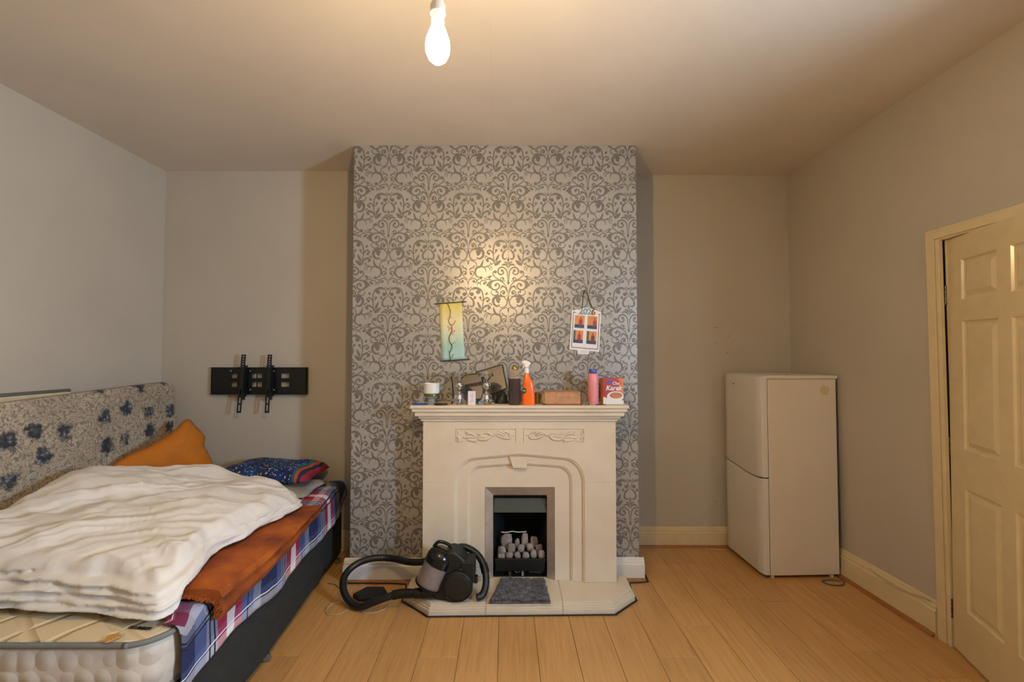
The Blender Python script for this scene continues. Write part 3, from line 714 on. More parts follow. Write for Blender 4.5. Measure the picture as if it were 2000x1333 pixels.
MB().prism([(ix0 + .008, Y2 + .030, 0.182), (ix1 - .008, Y2 + .030, 0.182), (ix1 - .020, Y2 + .022, 0.108), (ix0 + .022, Y2 + .022, 0.108)], (0, 0.018, 0)).build('tray_front', 'black_metal', fb, bevel=0.003)
box('coal_bed', 'soot', fb, ix0 + .015, ix1 - .015, Y2 + .045, 3.22, 0.11, 0.150)
box('burner', 'black_metal', fb, ix0 + .01, ix1 - .01, Y2 + .07, Y2 + .10, HZ + .001, 0.110)
MB().tube([(-0.015, Y2 + .05, HZ + .002), (-0.015, Y2 + .05, 0.105)], 0.007, 10).lathe([(.011, 0), (.011, .012)], (-0.015, Y2 + .05, 0.080)).build('gas_tap', 'hinge_brass', fb, smooth='auto')
box('control_lever', 'steel', fb, 0.062, 0.076, Y2 + .046, Y2 + .054, HZ + .001, 0.108)
MB().tube(catmull([(0.015, Y2 + .05, 0.108), (0.03, Y2 + .045, 0.09), (0.055, Y2 + .05, 0.095)], 5), 0.003, 6).build('thermocouple_wire', 'bolt', fb)
MB().tube([(0.11, Y2 + .055, 0.095), (0.19, Y2 + .055, 0.09)], 0.013, 10).build('pilot_pipe', 'vac_black', fb)
# coals
coals = [(990, 1058, 13, 17, 1), (1010, 1062, 6, 10, 1), (1025, 1056, 8, 16, 1), (1043, 1060, 9, 14, 1), (980, 1078, 10, 12, 0), (999, 1072, 9, 12, 0), (1018, 1072, 8, 9, 0), (1053, 1074, 8, 11, 0), (1035, 1070, 8, 10, 0),
         (995, 1086, 8, 8, -1), (1011, 1086, 7, 8, -1), (1027, 1086, 8, 8, -1), (1042, 1082, 7, 10, -1), (1058, 1084, 8, 11, -1), (979, 1087, 8, 7, -1)]
for i, (cx, cy, rx, ry, dp) in enumerate(coals):
    y = 3.035 + dp * 0.036; c = onY(cx, cy, y); k = y / F_PX; m = MB(); n1, n2 = 9, 14
    sx, sz = rx * k * 0.90, ry * k * 0.90; sy = 0.0165
    R = []
    for a in range(n1 + 1):
        th = PI * a / n1; rg = []
        for b in range(n2):
            ph = 2 * PI * b / n2
            d = Vector((math.sin(th) * math.cos(ph), math.sin(th) * math.sin(ph), math.cos(th)))
            f = 1 + 0.22 * noise.noise(d * 1.7 + Vector((i * 3.1, 0, 0)))
            p = abs(d.x) ** 3 + abs(d.y) ** 3 + abs(d.z) ** 3; f *= p ** (-1 / 3) * 0.94
            rg.append((c.x + d.x * sx * f, c.y + d.y * sy * f, c.z + d.z * sz * f))
        R.append(rg)
    o = m.rings(R).build('coal', 'coal_ash', smooth=True)
    tag(o, 'pale ash-grey lump of imitation coal heaped in the fire tray', 'coal', 'imitation coals in the fire tray')
tag(MB().tube(catmull([onY(979, 1040, 3.071), onY(990, 1040.5, 3.071), onY(1000, 1038.5, 3.071), onY(1012, 1040, 3.071), onY(1028, 1039, 3.071)], 6), 0.0032, 7).build('ash_flake', 'candle_white', smooth=True), 'thin white strip lying along the top of the coals', 'flake')

# hearth: three slabs with a moulded edge
he = thing('hearth', 'low cream stone hearth with clipped corners and moulded edge before the fire', 'hearth', (0.05, 2.85, 0))
outl = [(-0.655, 2.80), (-0.475, 2.640), (0.588, 2.660), (0.745, 2.805), (0.745, 3.010), (-0.655, 3.010)]
def inset(pts, d):
    n = len(pts); out = []
    for i in range(n):
        p0, p1, p2 = Vector(pts[i-1]), Vector(pts[i]), Vector(pts[(i+1) % n])
        e1 = (p1 - p0).normalized(); e2 = (p2 - p1).normalized(); n1 = Vector((-e1.y, e1.x)); n2 = Vector((-e2.y, e2.x))
        b = (n1 + n2); b = b / b.length_squared * 2 if b.length > 1e-6 else n1
        out.append(tuple(p1 + b * d))
    return out
def clipx(poly, x0, x1):
    def cl(P, x, keep):
        out = []
        for i in range(len(P)):
            a, b = P[i-1], P[i]; ia, ib = keep(a[0]), keep(b[0])
            if ia != ib:
                f = (x - a[0]) / (b[0] - a[0]); out.append((x, a[1] + (b[1] - a[1]) * f))
            if ib: out.append(b)
        return out
    return cl(cl(poly, x0, lambda v: v >= x0), x1, lambda v: v <= x1)
sx_ = [-0.70, -0.150, 0.292, 0.80]
for i in range(3):
    a, b = sx_[i] + 0.0008, sx_[i+1] - 0.0008; m = MB()
    for d, z0, z1 in ((0.0, 0.001, 0.034), (0.006, 0.034, 0.046), (0.014, 0.046, 0.058), (0.020, 0.058, 0.0655)):
        m.prism([(x, y, z0) for x, y in clipx(inset(outl, d), a, b)], (0, 0, z1 - z0))
    m.build('hearth_slab', 'cast_stone', he, bevel=0.002)

# rug scrap on the hearth
def rugpt(u, v):
    xl = -0.070 + (-0.132 + 0.070) * v; xr = 0.205 + (0.222 - 0.205) * v
    y = 2.925 - v * 0.272; z = 0.084 + 0.010 * fbm((u * 9, v * 9, 3)) + 0.004 * math.sin(u * 7)
    e = min(u, 1 - u, v, 1 - v); z = max(0.0700, z - 0.012 * max(0, 1 - e / 0.05))
    wob = 0.006 * noise.noise(Vector((u * 8, v * 8, 9)))
    return (xl + (xr - xl) * u + wob, y + wob, z)
rug = thing('rug_scrap', 'small dark grey shaggy rug piece lying on the hearth before the fire', 'rug', (0.05, 2.79, 0.066))
m = MB(); m.grid(rugpt, 40, 34); b = len(m.v); n = 41
m.grid(lambda u, v: (rugpt(u, v)[0], rugpt(u, v)[1], 0.0662), 40, 34)
for i in range(40):
    for (p, q) in (((0, i), (0, i+1)), ((34, i), (34, i+1))):
        A_, B_ = p[0]*n + p[1], q[0]*n + q[1]; m.face((A_, B_, b + B_, b + A_))
for j in range(34):
    for c in (0, 40):
        A_, B_ = j*n + c, (j+1)*n + c; m.face((A_, B_, b + B_, b + A_))
m.build('backing', 'rug', rug, smooth=True)
m = MB()
for k in range(5200):
    u, v = random.random(), random.random() ** 0.9
    if k % 4 == 0: v = 1 - random.random() * 0.03
    x, y, z = rugpt(u, v); a = random.random() * 2 * PI; h = random.uniform(0.006, 0.015); lx, ly = random.uniform(-.007, .007), random.uniform(-.009, .004)
    wd = 0.0016; m.add([(x - wd * math.cos(a), y - wd * math.sin(a), z - .002), (x + wd * math.cos(a), y + wd * math.sin(a), z - .002), (x + lx, y + ly, z + h)], [(0, 1, 2)])
o = m.build('pile', 'rug', rug, fix=False); o['kind'] = 'stuff'

# ================================================================ PENDANT LAMP
r = ray(855, 85); BL = Vector((r.x, r.y, r.z)) * (1.15 / r.y) + Vector((0, 0, CAM_H))
pl = thing('pendant_lamp', 'bare glowing light bulb hanging on a white pendant flex from the ceiling', 'lamp', (BL.x, BL.y, HC))
MB().lathe([(0.0005, -0.052), (0.012, -0.050), (0.023, -0.040), (0.030, -0.024), (0.0315, -0.008), (0.029, 0.010), (0.022, 0.030), (0.0155, 0.046), (0.0135, 0.056), (0.0005, 0.057)], BL).build('bulb', 'bulb_glow', pl, smooth=True)
MB().lathe([(0.0138, 0.054), (0.0165, 0.056), (0.0165, 0.075), (0.0195, 0.077), (0.0195, 0.100), (0.015, 0.106), (0.012, 0.128), (0.006, 0.132), (0.0005, 0.133)], BL).build('lamp_holder', 'pendant_white', pl, smooth='auto')
MB().tube([BL + Vector((0, 0, 0.130)), Vector((BL.x, BL.y, HC - 0.02))], 0.0035, 8).build('flex', 'pendant_white', pl, smooth=True)
MB().lathe([(0.012, -0.045), (0.02, -0.042), (0.045, -0.022), (0.05, -0.001), (0.0005, -0.0005)], (BL.x, BL.y, HC)).build('ceiling_rose', 'pendant_white', pl, smooth=True)

# ================================================================ FRIDGE FREEZER
fr = thing('fridge_freezer', 'white two-door fridge freezer standing in the right alcove corner', 'fridge', (1.660, 3.064, 0), (0, 0, math.radians(2.0)))
FD, FW, FH = 0.532, 0.475, 1.352; DTH = 0.052       # depth (local x), width (local y), height; door thickness
MB().box(DTH + 0.006, FD, 0.004, FW - 0.004, 0.022, FH - 0.024).build('cabinet', 'fridge_white', fr, bevel=0.006, local=True)
MB().box(DTH - 0.004, FD + 0.006, -0.003, FW + 0.003, FH - 0.0235, FH).build('top_panel', 'fridge_white', fr, bevel=0.005, local=True)
def gapz(v): return 0.668 - 0.008 * math.sin(min(1, v / 0.5) * PI) + (0.0 if v < 0.45 else 0.028 * ((v - 0.45) / 0.55))
def fdoor(name, lo, hi):
    m = MB(); n = 16; prof = [(DTH, 0.0), (0.012, 0.0), (0.003, 0.006), (0.0, 0.016)]
    ys = [i / n for i in range(n + 1)]
    front = []
    rings = []
    for v in ys:
        y = v * FW; e = min(y, FW - y); xx = 0.012 * max(0, 1 - e / 0.014) ** 2
        z0, z1 = lo(v), hi(v)
        rings.append([(DTH, y, z0), (xx + 0.010, y, z0), (xx + 0.002, y, z0 + 0.005), (xx, y, z0 + 0.014), (xx, y, z1 - 0.014), (xx + 0.002, y, z1 - 0.005), (xx + 0.010, y, z1), (DTH, y, z1)])
    extra = []
    m.rings(rings); return m.build(name, 'fridge_door', fr, local=True, smooth='auto')
up = fdoor('upper_door', lambda v: gapz(v) + 0.004, lambda v: FH - 0.004)
fdoor('lower_door', lambda v: 0.030, lambda v: gapz(v) - 0.004)
MB().box(DTH - 0.002, DTH + 0.008, 0.007, FW - 0.007, 0.035, FH - 0.03).build('door_seal', 'dark_rubber', fr, local=True)
m = MB().lathe([(0.013, 0), (0.013, 0.0012), (0.0005, 0.0014)], (0.0, 0, 0), 18, (-1, 0, 0))
for v in m.v: v.z *= 0.35; v += Vector((0.0, 0.33, FH - 0.075))
m.build('badge', 'piping_grey', up, local=True)
MB().box(0.030, DTH + 0.03, 0.010, 0.026, FH - 0.030, FH - 0.020).build('hinge', 'dark_rubber', fr, local=True)
for (x, y) in ((0.085, 0.03), (0.085, FW - 0.03), (FD - 0.04, 0.03), (FD - 0.04, FW - 0.03)):
    MB().lathe([(0.012, 0.0), (0.014, 0.004), (0.012, 0.008), (0.008, 0.022)], (x, y, 0.0005), 14).build('foot', 'white_plastic', fr, local=True, smooth='auto')
m = MB().box(FD, FD + 0.006, 0.012, FW - 0.012, 0.05, FH - 0.045)
for k in range(26): m.tube([(FD + 0.014, 0.03, 0.20 + k * 0.042), (FD + 0.014, FW - 0.03, 0.20 + k * 0.042)], 0.0026, 6)
for y in [0.03 + k * 0.053 for k in range(9)]: m.tube([(FD + 0.009, y, 0.19), (FD + 0.009, y, 1.26)], 0.0018, 5)
m.build('condenser_grille', 'black_metal', fr, local=True)
m = MB().lathe([(0.030, 0), (0.024, 0.0006), (0.0005, 0.0008)], (0, 0, 0), 16, (0, -1, 0))
for v in m.v: v.x *= 1 + 0.4 * noise.noise(v * 60); v.z *= 1.2 + 0.5 * noise.noise(v * 50 + Vector((3, 3, 3)))
for v in m.v: v += Vector((0.455, 0.0036, FH - 0.10))
m.build('stain', 'fridge_stain', fr, local=True)
# its lead, looped on the floor at the back corner
p = [(2.178, 3.100, 0.009), (2.178, 3.060, 0.007), (2.168, 3.020, 0.0055), (2.13, 2.985, 0.0055), (2.06, 2.990, 0.0055), (2.035, 3.030, 0.0055), (2.075, 3.052, 0.0055), (2.13, 3.052, 0.0055), (2.158, 3.040, 0.0055)]
tag(MB().tube(catmull(p, 8), 0.0042, 8).build('fridge_lead', 'cable_grey', smooth=True), 'grey power lead looped on the floor behind the fridge', 'cable')
q = [onZ(1374, 1073, 0.005), onZ(1384, 1073, 0.005), onZ(1396, 1074, 0.005), onZ(1408, 1075, 0.005), onZ(1420, 1074, 0.005)]
tag(MB().tube(catmull(q, 6), 0.0032, 7).build('aerial_cable', 'cable_white', smooth=True), 'thin cream cable running under the fridge along the alcove skirting', 'cable')
q = []
for f in [i / 14 for i in range(15)]:
    y = 2.86 - f * (2.86 - 2.47); q.append((x_right(y, 0.15) - 0.028, y, 0.170 - 0.030 * math.sin(PI * min(1, f * 1.1)) + 0.012 * f))
tag(MB().tube(q, 0.0032, 7).build('wall_cable', 'cable_white', smooth=True), 'loose cream cable sagging along the skirting beside the door', 'cable')

# ================================================================ TV BRACKET
tb = thing('tv_bracket', 'black steel television bracket screwed to the left alcove wall', 'bracket', (-1.94, YB_L, 1.19))
bx0, bx1, bz0, bz1 = -2.303, -1.573, 1.189, 1.396; byf = YB_L - 0.034
def plate_with_holes(m, x0, x1, z0, z1, holes, y0, y1):
    xs = sorted({x0, x1, *[h[0] for h in holes], *[h[1] for h in holes]}); zs = sorted({z0, z1, *[h[2] for h in holes], *[h[3] for h in holes]})
    for i in range(len(xs) - 1):
        for k in range(len(zs) - 1):
            cx, cz = (xs[i] + xs[i+1]) / 2, (zs[k] + zs[k+1]) / 2
            if any(h[0] < cx < h[1] and h[2] < cz < h[3] for h in holes): continue
            m.add([(xs[i], y0, zs[k]), (xs[i+1], y0, zs[k]), (xs[i+1], y0, zs[k+1]), (xs[i], y0, zs[k+1])], [(0, 1, 2, 3)])
            m.add([(xs[i], y1, zs[k]), (xs[i+1], y1, zs[k]), (xs[i+1], y1, zs[k+1]), (xs[i], y1, zs[k+1])], [(3, 2, 1, 0)])
    for h in holes + [(x0, x1, z0, z1)]:
        for (a, b) in (((h[0], h[2]), (h[1], h[2])), ((h[1], h[2]), (h[1], h[3])), ((h[1], h[3]), (h[0], h[3])), ((h[0], h[3]), (h[0], h[2]))):
            m.add([(a[0], y0, a[1]), (b[0], y0, b[1]), (b[0], y1, b[1]), (a[0], y1, a[1])], [(0, 1, 2, 3)])
W = bx1 - bx0; Hh = bz1 - bz0
holes = []
for zz in (0.60, 0.28):
    for xa, xb in ((0.215, 0.275), (0.43, 0.475), (0.485, 0.535), (0.735, 0.82)):
        holes.append((bx0 + W*xa, bx0 + W*xb, bz0 + Hh*zz, bz0 + Hh*(zz + 0.18)))
m = MB(); plate_with_holes(m, bx0, bx1, bz0, bz1, holes, byf, byf + 0.004)
m.box(bx0, bx1, byf - 0.012, byf + 0.003, bz1 - 0.005, bz1); m.box(bx0, bx1, byf - 0.012, byf + 0.003, bz0, bz0 + 0.005)
m.box(bx0, bx0 + 0.004, byf, YB_L - 0.0005, bz0, bz1); m.box(bx1 - 0.004, bx1, byf, YB_L - 0.0005, bz0, bz1)
m.build('wall_plate', 'black_bracket', tb)
for (px_, py_) in ((489, 725), (535, 725), (489, 762), (535, 762), (451, 725), (480, 741), (531, 741)):
    c = onY(px_, py_, byf); MB().lathe([(0.007, 0), (0.0065, 0.004), (0.003, 0.006), (0.0005, 0.0062)], c, 12, (0, -1, 0)).build('bolt', 'bolt', tb, smooth='auto')
for (ptop, pbot) in (((476, 693), (466, 807)), ((527, 693), (521, 807))):
    yt, yb = byf - 0.030, byf - 0.072
    a, b = onY(*ptop, yt), onY(*pbot, yb); L = (b - a).length; wd = 0.033
    m = MB(); holes = [(-0.006, 0.006, 0.010 + k * 0.019, 0.020 + k * 0.019) for k in range(5)] + [(-0.0065, 0.0065, L - 0.175 + k * 0.058, L - 0.175 + k * 0.058 + 0.045) for k in range(3)]
    plate_with_holes(m, -wd/2, wd/2, 0, L, holes, 0.0, 0.003)
    m.box(wd/2 - 0.003, wd/2, -0.003, 0.040, 0.08, L * 0.78); m.box(-wd/2, -wd/2 + 0.003, 0.0, 0.034, 0.10, L * 0.74)
    m.box(-0.010, 0.020, 0.010, 0.045, 0.095, 0.12); m.box(0.004, 0.028, 0.000, 0.036, L * 0.66, L * 0.72)
    ez = (b - a).normalized(); ex = Vector((1, 0, 0)); ex = (ex - ez * ex.dot(ez)).normalized(); ey = ez.cross(ex) * -1
    if ey.y < 0: ey = -ey
    for v in m.v: v.xyz = a + ex * v.x + ey * v.y + ez * v.z
    m.build('arm', 'black_bracket', tb)

# ================================================================ BED
def sideX(y):  # right edge of the bed as it stands
    return -1.180 if y < 2.2 else -1.180 - (y - 2.2) / 1.15 * 0.085
YN, YFAR = 1.555, 3.44; XBL = -2.56; ZB, ZM = 0.325, 0.530
bed = thing('divan_bed_base', 'charcoal fabric divan bed base standing along the left wall', 'bed base', (-1.9, 2.5, 0))
m = MB(); ys = [YN + 0.02, 2.2, 2.6, 3.0, YFAR]
m.rings([[(XBL, y, 0.035), (sideX(y) - 0.004, y, 0.035), (sideX(y), y, 0.05), (sideX(y), y, ZB - 0.012), (sideX(y) - 0.010, y, ZB), (XBL, y, ZB)] for y in ys]); m.build('base', 'charcoal_fabric', bed, bevel=0.006)
MB().box(XBL, sideX(2.55) - 0.001, 2.528, 2.532, 0.036, ZB - 0.001).build('base_joint', 'soot', bed)
for (x, y) in ((-1.205, 2.262), (-1.25, 3.30), (-2.45, 2.26), (-2.45, 3.30), (-1.22, 1.66), (-2.45, 1.66)):
    c = MB().lathe([(0.006, -0.011), (0.0185, -0.010), (0.0195, 0.0), (0.0185, 0.010), (0.006, 0.011)], (x + 0.012, y, 0.020), 18, (0.5, -0.85, 0)).build('castor', 'castor', bed, smooth='auto')
    MB().box(x - 0.008, x + 0.016, y - 0.014, y + 0.014, 0.026, 0.036).build('castor_plate', 'castor', c)
# mattress
mt = thing('mattress', 'cream quilted mattress with grey piped edges on the dark divan', 'mattress', (-1.9, 2.5, ZB))
def outline(inset_, z):
    R = 0.11; pts = []
    corners = [(sideX(YN) - 0.012, YN, 0), (sideX(YFAR) - 0.012, YFAR, 1), (-2.385, YFAR, 2), (-2.385, YN, 3)]
    for (cx, cy, q) in corners:
        ccx = cx - R if q in (0, 1) else cx + R; ccy = cy + R if q in (0, 3) else cy - R
        a0 = (-PI/2, 0, PI/2, PI)[q]
        for k in range(9):
            a = a0 + k / 8 * PI / 2; pts.append(Vector((ccx + (R - inset_) * math.cos(a), ccy + (R - inset_) * math.sin(a), z)))
        if q == 0: pts += [Vector((sideX(y) - 0.012 - inset_, y, z)) for y in (2.0, 2.2, 2.6, 3.0)]
    return pts
MB().rings([outline(0.02, ZB + 0.002), outline(0.004, ZB + 0.02), outline(-0.004, (ZB + ZM) / 2), outline(0.004, ZM - 0.016), outline(0.012, ZM - 0.010)]).build('border', 'mattress_border', mt, smooth='auto')
MB().rings([outline(0.006, ZM - 0.012), outline(0.012, ZM - 0.004), outline(0.05, ZM + 0.003), outline(0.105, ZM + 0.005)]).build('quilted_top', 'mattress_top', mt, smooth='auto')
pp = outline(-0.002, ZM - 0.012); MB().tube(pp + [pp[0], pp[1]], 0.010, 8).build('piping', 'piping_grey', mt, smooth=True)
pp = outline(0.006, ZB + 0.012); MB().tube(pp + [pp[0], pp[1]], 0.009, 8).build('piping', 'piping_grey', mt, smooth=True)
c = onZ(218, 1247, ZM + 0.004)
m = MB(); R_ = [Vector((math.cos(a) * (0.020 + 0.006 * math.sin(3*a)), math.sin(a) * 0.024, 0)) for a in [k * PI / 10 for k in range(20)]]
m.rings([[c + p + Vector((0, 0, -0.002)) for p in R_], [c + p * 0.9 + Vector((0, 0, 0.0028)) for p in R_]]); m.build('rust_stain', 'stain_rust', mt)
c = onZ(260, 1234, ZM + 0.0045)
M0 = Matrix.Translation(c + Vector((0.012, 0.016, 0.002))) @ Matrix.Rotation(-0.12, 4, 'Z')
lab = text_mesh('SLUMBER', 0.021, 'label_print', 'ink', mt, M0, bold=0.0006)
text_mesh('- -- - --- --\n-- - -- - ---\n- --- - -- -', 0.011, 'label_lines', 'ink', mt, Matrix.Translation(c + Vector((-0.03, -0.035, 0.002))) @ Matrix.Rotation(0.35, 4, 'Z'))

# plaid sheet over the far part and the right side of the mattress
def sheet(u, v):
    y = 1.630 + u * (3.500 - 1.630)
    xe = sideX(y) + 0.012
    top = 0.02 + 0.83 * max(0.05, min(1, (y - 1.63) / 0.45)); drop = 0.205 + 0.030 * noise.noise(Vector((y * 2.2, 0, 0))) + 0.012 * math.sin(y * 9)
    if y > 3.30: drop *= 1 - 0.45 * ((y - 3.30) / 0.125)
    L = top + drop; s = v * L; rr = 0.035
    far = max(0, (y - 3.455) / 0.045); fz = -0.05 * far * far
    rip = 0.006 * fbm((y * 6, s * 5, 2))
    if s < top - rr: return (xe - top + s, y, ZM + 0.0125 + max(-.003, rip) + fz)
    a = (s - (top - rr)) / (rr * PI / 2)
    if a < 1: return (xe - rr + rr * math.sin(a * PI / 2), y, ZM + 0.0125 - rr + rr * math.cos(a * PI / 2) + fz)
    d = s - (top - rr) - rr * PI / 2
    fold = 0.006 + 0.011 * noise.noise(Vector((y * 9, d * 3, 5))) * min(1, d / 0.08)
    return (xe + max(0.001, fold), y, ZM - rr - d + 0.0125 + fz)
m = MB(); m.grid(sheet, 150, 70, lambda u, v: (u * 1.80, (1 - v) * 1.06 * (0.32 + 0.68 * min(1, u / 0.25))))
o = m.build('plaid_sheet', 'plaid_cloth', smooth=True, fix=False); mod = o.modifiers.new('thick', 'SOLIDIFY'); mod.thickness = 0.003; mod.offset = -1
tag(o, 'red, navy and white plaid sheet draped over the mattress edge', 'sheet')

# cushion helper: an outline in a plane, inflated to both sides
def cushion(outl, origin, ex, ey, thick, seed=0, wr=0.012, n=72, power=2.6, rings=12, uvs=1.0, lo=0.6):
    P = catmull([(a, b, 0) for a, b in outl], max(2, n // len(outl)), True); N = len(P)
    c = sum(P, Vector()) / N; ex, ey = Vector(ex).normalized(), Vector(ey).normalized(); nz = ex.cross(ey)
    m = MB(); R = []
    xs = [p.x for p in P]; ys = [p.y for p in P]
    def put(p, h):
        q = Vector(origin) + ex * p.x + ey * p.y + nz * h; return q
    seq = [(j / rings, 1) for j in range(1, rings + 1)] + [(j / rings, -1) for j in range(rings - 1, 0, -1)]
    b = 0
    for r, sg in seq:
        ring = []
        for p in P:
            q = c + (p - c) * r; h = thick * 0.5 * (1 - r ** power) ** 0.55 * (1 if sg > 0 else lo)
            w_ = wr * fbm((q.x * 5 + seed, q.y * 5, sg * 2.0), 3) * (1 if r < 0.97 else 0.4)
            ring.append(put(q, sg * (h + w_ * (1 - r ** 8)) + wr * 0.6 * noise.noise(Vector((q.x * 9 + seed, q.y * 9, 4)))))
            m.uv[len(R) * N + len(ring) - 1] = ((q.x - min(xs)) / (max(xs) - min(xs)) * uvs, (q.y - min(ys)) / (max(xs) - min(xs)) * uvs)
        R.append(ring)
    m.rings(R); return m

# floral padded headboard leaning along the left wall, and the cream board behind it
HBT, HBB = -2.560, -2.455     # x of its face at the top and at mattress height
hb = MB(); NU, NV = 70, 26
def hbp(u, v, side):
    y = 0.9 + u * (3.435 - 0.9); z = 0.3265 + v * (1.195 + 0.10 * u - 0.3265)
    rad = 0.09; dy = 3.435 - y; dzz = (1.195 + 0.10 * u) - z
    if dy < rad and dzz < rad:
        k = Vector((rad - dy, rad - dzz)); 
        if k.length > rad: k = k.normalized() * rad; y = 3.435 - rad + k.x; z = (1.195 + 0.10 * u) - rad + k.y
    e = min(3.435 - y + 0.001, (1.195 + 0.10 * u) - z + 0.001, 0.05) / 0.05; e = max(0, min(1, e)) ** 0.5
    x = HBB + (HBT - HBB) * ((z - 0.53) / (1.29 - 0.53))
    th = 0.055; return (x + (th * 0.5 * e if side > 0 else -th * 0.5), y, z)
hb.grid(lambda u, v: hbp(u, v, 1), NU, NV, lambda u, v: (u * 2.53, v * 0.92)); b0 = len(hb.v)
hb.grid(lambda u, v: hbp(u, v, -1), NU, NV, lambda u, v: (u * 2.53, v * 0.92)); n_ = NU + 1
for i in range(NU):
    for j in (0, NV): A_, B_ = j*n_ + i, j*n_ + i + 1; hb.face((A_, B_, b0 + B_, b0 + A_))
for j in range(NV):
    for i in (0, NU): A_, B_ = j*n_ + i, (j+1)*n_ + i; hb.face((A_, B_, b0 + B_, b0 + A_))
tag(hb.build('floral_headboard', 'floral_cloth', smooth='auto'), 'floral padded panel with blue roses leaning against the left wall', 'headboard')
bb = thing('cream_board', 'cream padded board with grey top edge behind the floral panel', 'board', (-2.67, 1.6, 0.34))
m = MB(); m.rings([[(-2.705, y, 0.34), (-2.652, y, 0.34), (-2.652, y, 1.272), (-2.705, y, 1.272)] for y in (0.9, 1.6, 2.75)]); m.build('board', 'cream_board', bb, bevel=0.01)
MB().tube([(-2.668, 0.9, 1.279), (-2.668, 1.7, 1.279), (-2.668, 2.75, 1.276)], 0.012, 8).build('grey_edge', 'piping_grey', bb, smooth=True)

# pillows
def pxo(pts, Y, o):   # pixel outline on a vertical plane at Y -> local 2D
    return [((onY(x, y, Y) - o).x, (onY(x, y, Y) - o).z) for x, y in pts]
PA, PB = Vector((-2.36, 2.74, 0)), Vector((-2.09, 3.22, 0)); pd = (PB - PA).normalized()    # foot line of the propped pillow
def onplane(x, y):
    r = ray(x, y); nrm = Vector((pd.y, -pd.x, 0)); t = (PA.x * nrm.x + PA.y * nrm.y) / (r.x * nrm.x + r.y * nrm.y)
    q = Vector((r.x * t, r.y * t, CAM_H + r.z * t)); return ((q - PA).dot(pd), q.z)
ol = [onplane(x, y) for x, y in [(376, 819), (392, 832), (409, 853), (408, 872), (420, 900), (426, 930), (417, 944), (340, 950), (262, 952), (226, 940), (222, 914), (262, 888), (302, 870), (344, 846)]]
o = cushion(ol, (PA.x + 0.035, PA.y - 0.02, 0), pd, (-0.10, 0.06, 1), 0.13, 11, 0.010, n=98).build('orange_pillow', 'orange_cotton', smooth=True)
tag(o, 'plain orange pillow propped upright against the floral panel', 'pillow')
zb = ZM + 0.016
ol2 = [(-0.27, -0.195), (-0.12, -0.21), (0.05, -0.21), (0.2, -0.215), (0.37, -0.20), (0.36, 0.0), (0.37, 0.17), (0.18, 0.185), (-0.10, 0.185), (-0.27, 0.165), (-0.268, 0.0)]
ol = [(-0.30, -0.20), (-0.2, -0.215), (0.0, -0.21), (0.2, -0.215), (0.37, -0.20), (0.36, 0.0), (0.37, 0.17), (0.18, 0.185), (-0.18, 0.185), (-0.30, 0.17), (-0.295, 0.0)]
o = cushion(ol, (-1.72, 3.17, zb + 0.022), (1, 0.02, 0), (0, 1, 0.0), 0.07, 31, 0.006, power=2.8, lo=0.45).build('grey_pillow', 'grey_cotton', smooth=True)
tag(o, 'flat pale grey pillow lying beneath the blue pillow', 'pillow')
o = cushion(ol2, (-1.75, 3.29, zb + 0.112), (1, -0.03, -0.03), (0.03, 1, 0.02), 0.155, 21, 0.010, power=2.8, lo=0.5).build('blue_pillow', 'space_print', smooth=True)
tag(o, 'navy blue pillow printed with stars and planets by the alcove wall', 'pillow')

# orange velour blanket folded along the right edge
def blanket_ring(y, k):
    xe = sideX(y) + 0.032; f = (y - 1.77) / (2.80 - 1.77)
    hang = 0.060 * (1 - f) ** 0.8 + 0.012; zt = ZM + 0.0275
    wob = 0.012 * noise.noise(Vector((y * 7, k, 0)))
    x_in = xe - 0.24
    th = 0.050 - 0.028 * f + 0.005 * noise.noise(Vector((y * 5, 8, k)))
    e = 1.0 if 0.03 < f < 0.97 else 0.75
    th *= e
    inner = [(x_in, zt), (xe - 0.06, zt + 0.001), (xe + 0.006, zt - 0.018), (xe + 0.010, zt - 0.5 * hang), (xe + 0.008, zt - hang)]
    outer = [(xe + 0.030 + wob, zt - hang - 0.010), (xe + 0.042 + wob, zt - hang + 0.018), (xe + 0.024 + wob, zt - hang * 0.62 + 0.012), (xe + 0.020, zt - hang * 0.55 + 0.022), (xe + 0.044 + wob, zt - hang * 0.35 + 0.030),
             (xe + 0.030, zt + 0.018 + 0.3 * th), (xe - 0.010, zt + th * 0.95), (xe - 0.07, zt + th + 0.006 * noise.noise(Vector((y * 6, 3, 3)))), (xe - 0.2, zt + th), (x_in, zt + th * 0.9)]
    return [(x, y, z) for x, z in inner + outer]
m = MB(); m.rings([blanket_ring(1.77 + 1.03 * i / 60, 0) for i in range(61)])
o = thing('folded_blanket', 'rust orange velour blanket folded along the bed edge under the duvet', 'blanket', (-1.25, 2.2, ZM))
m.build('folded_body', 'orange_velour', o, smooth='auto')
m = MB()
for i in range(150):      # frayed fringe at the near end and along the fold
    f = i / 149; y = 1.77 + random.uniform(-0.004, 0.004); xe_ = sideX(y) + 0.032; x = xe_ - 0.15 + 0.19 * f
    z = ZM + 0.050 - (0.035 * f if x < xe_ + 0.015 else random.uniform(0.045, 0.08))
    dx, dzz = random.uniform(-.006, .010), random.uniform(-0.004, 0.006)
    m.tube([(x, y + 0.01, z), (x + dx, y - random.uniform(0.008, 0.022), z + dzz)], [0.0035, 0.001], 5)
m.build('fringe', 'orange_velour', o)['kind'] = 'stuff'

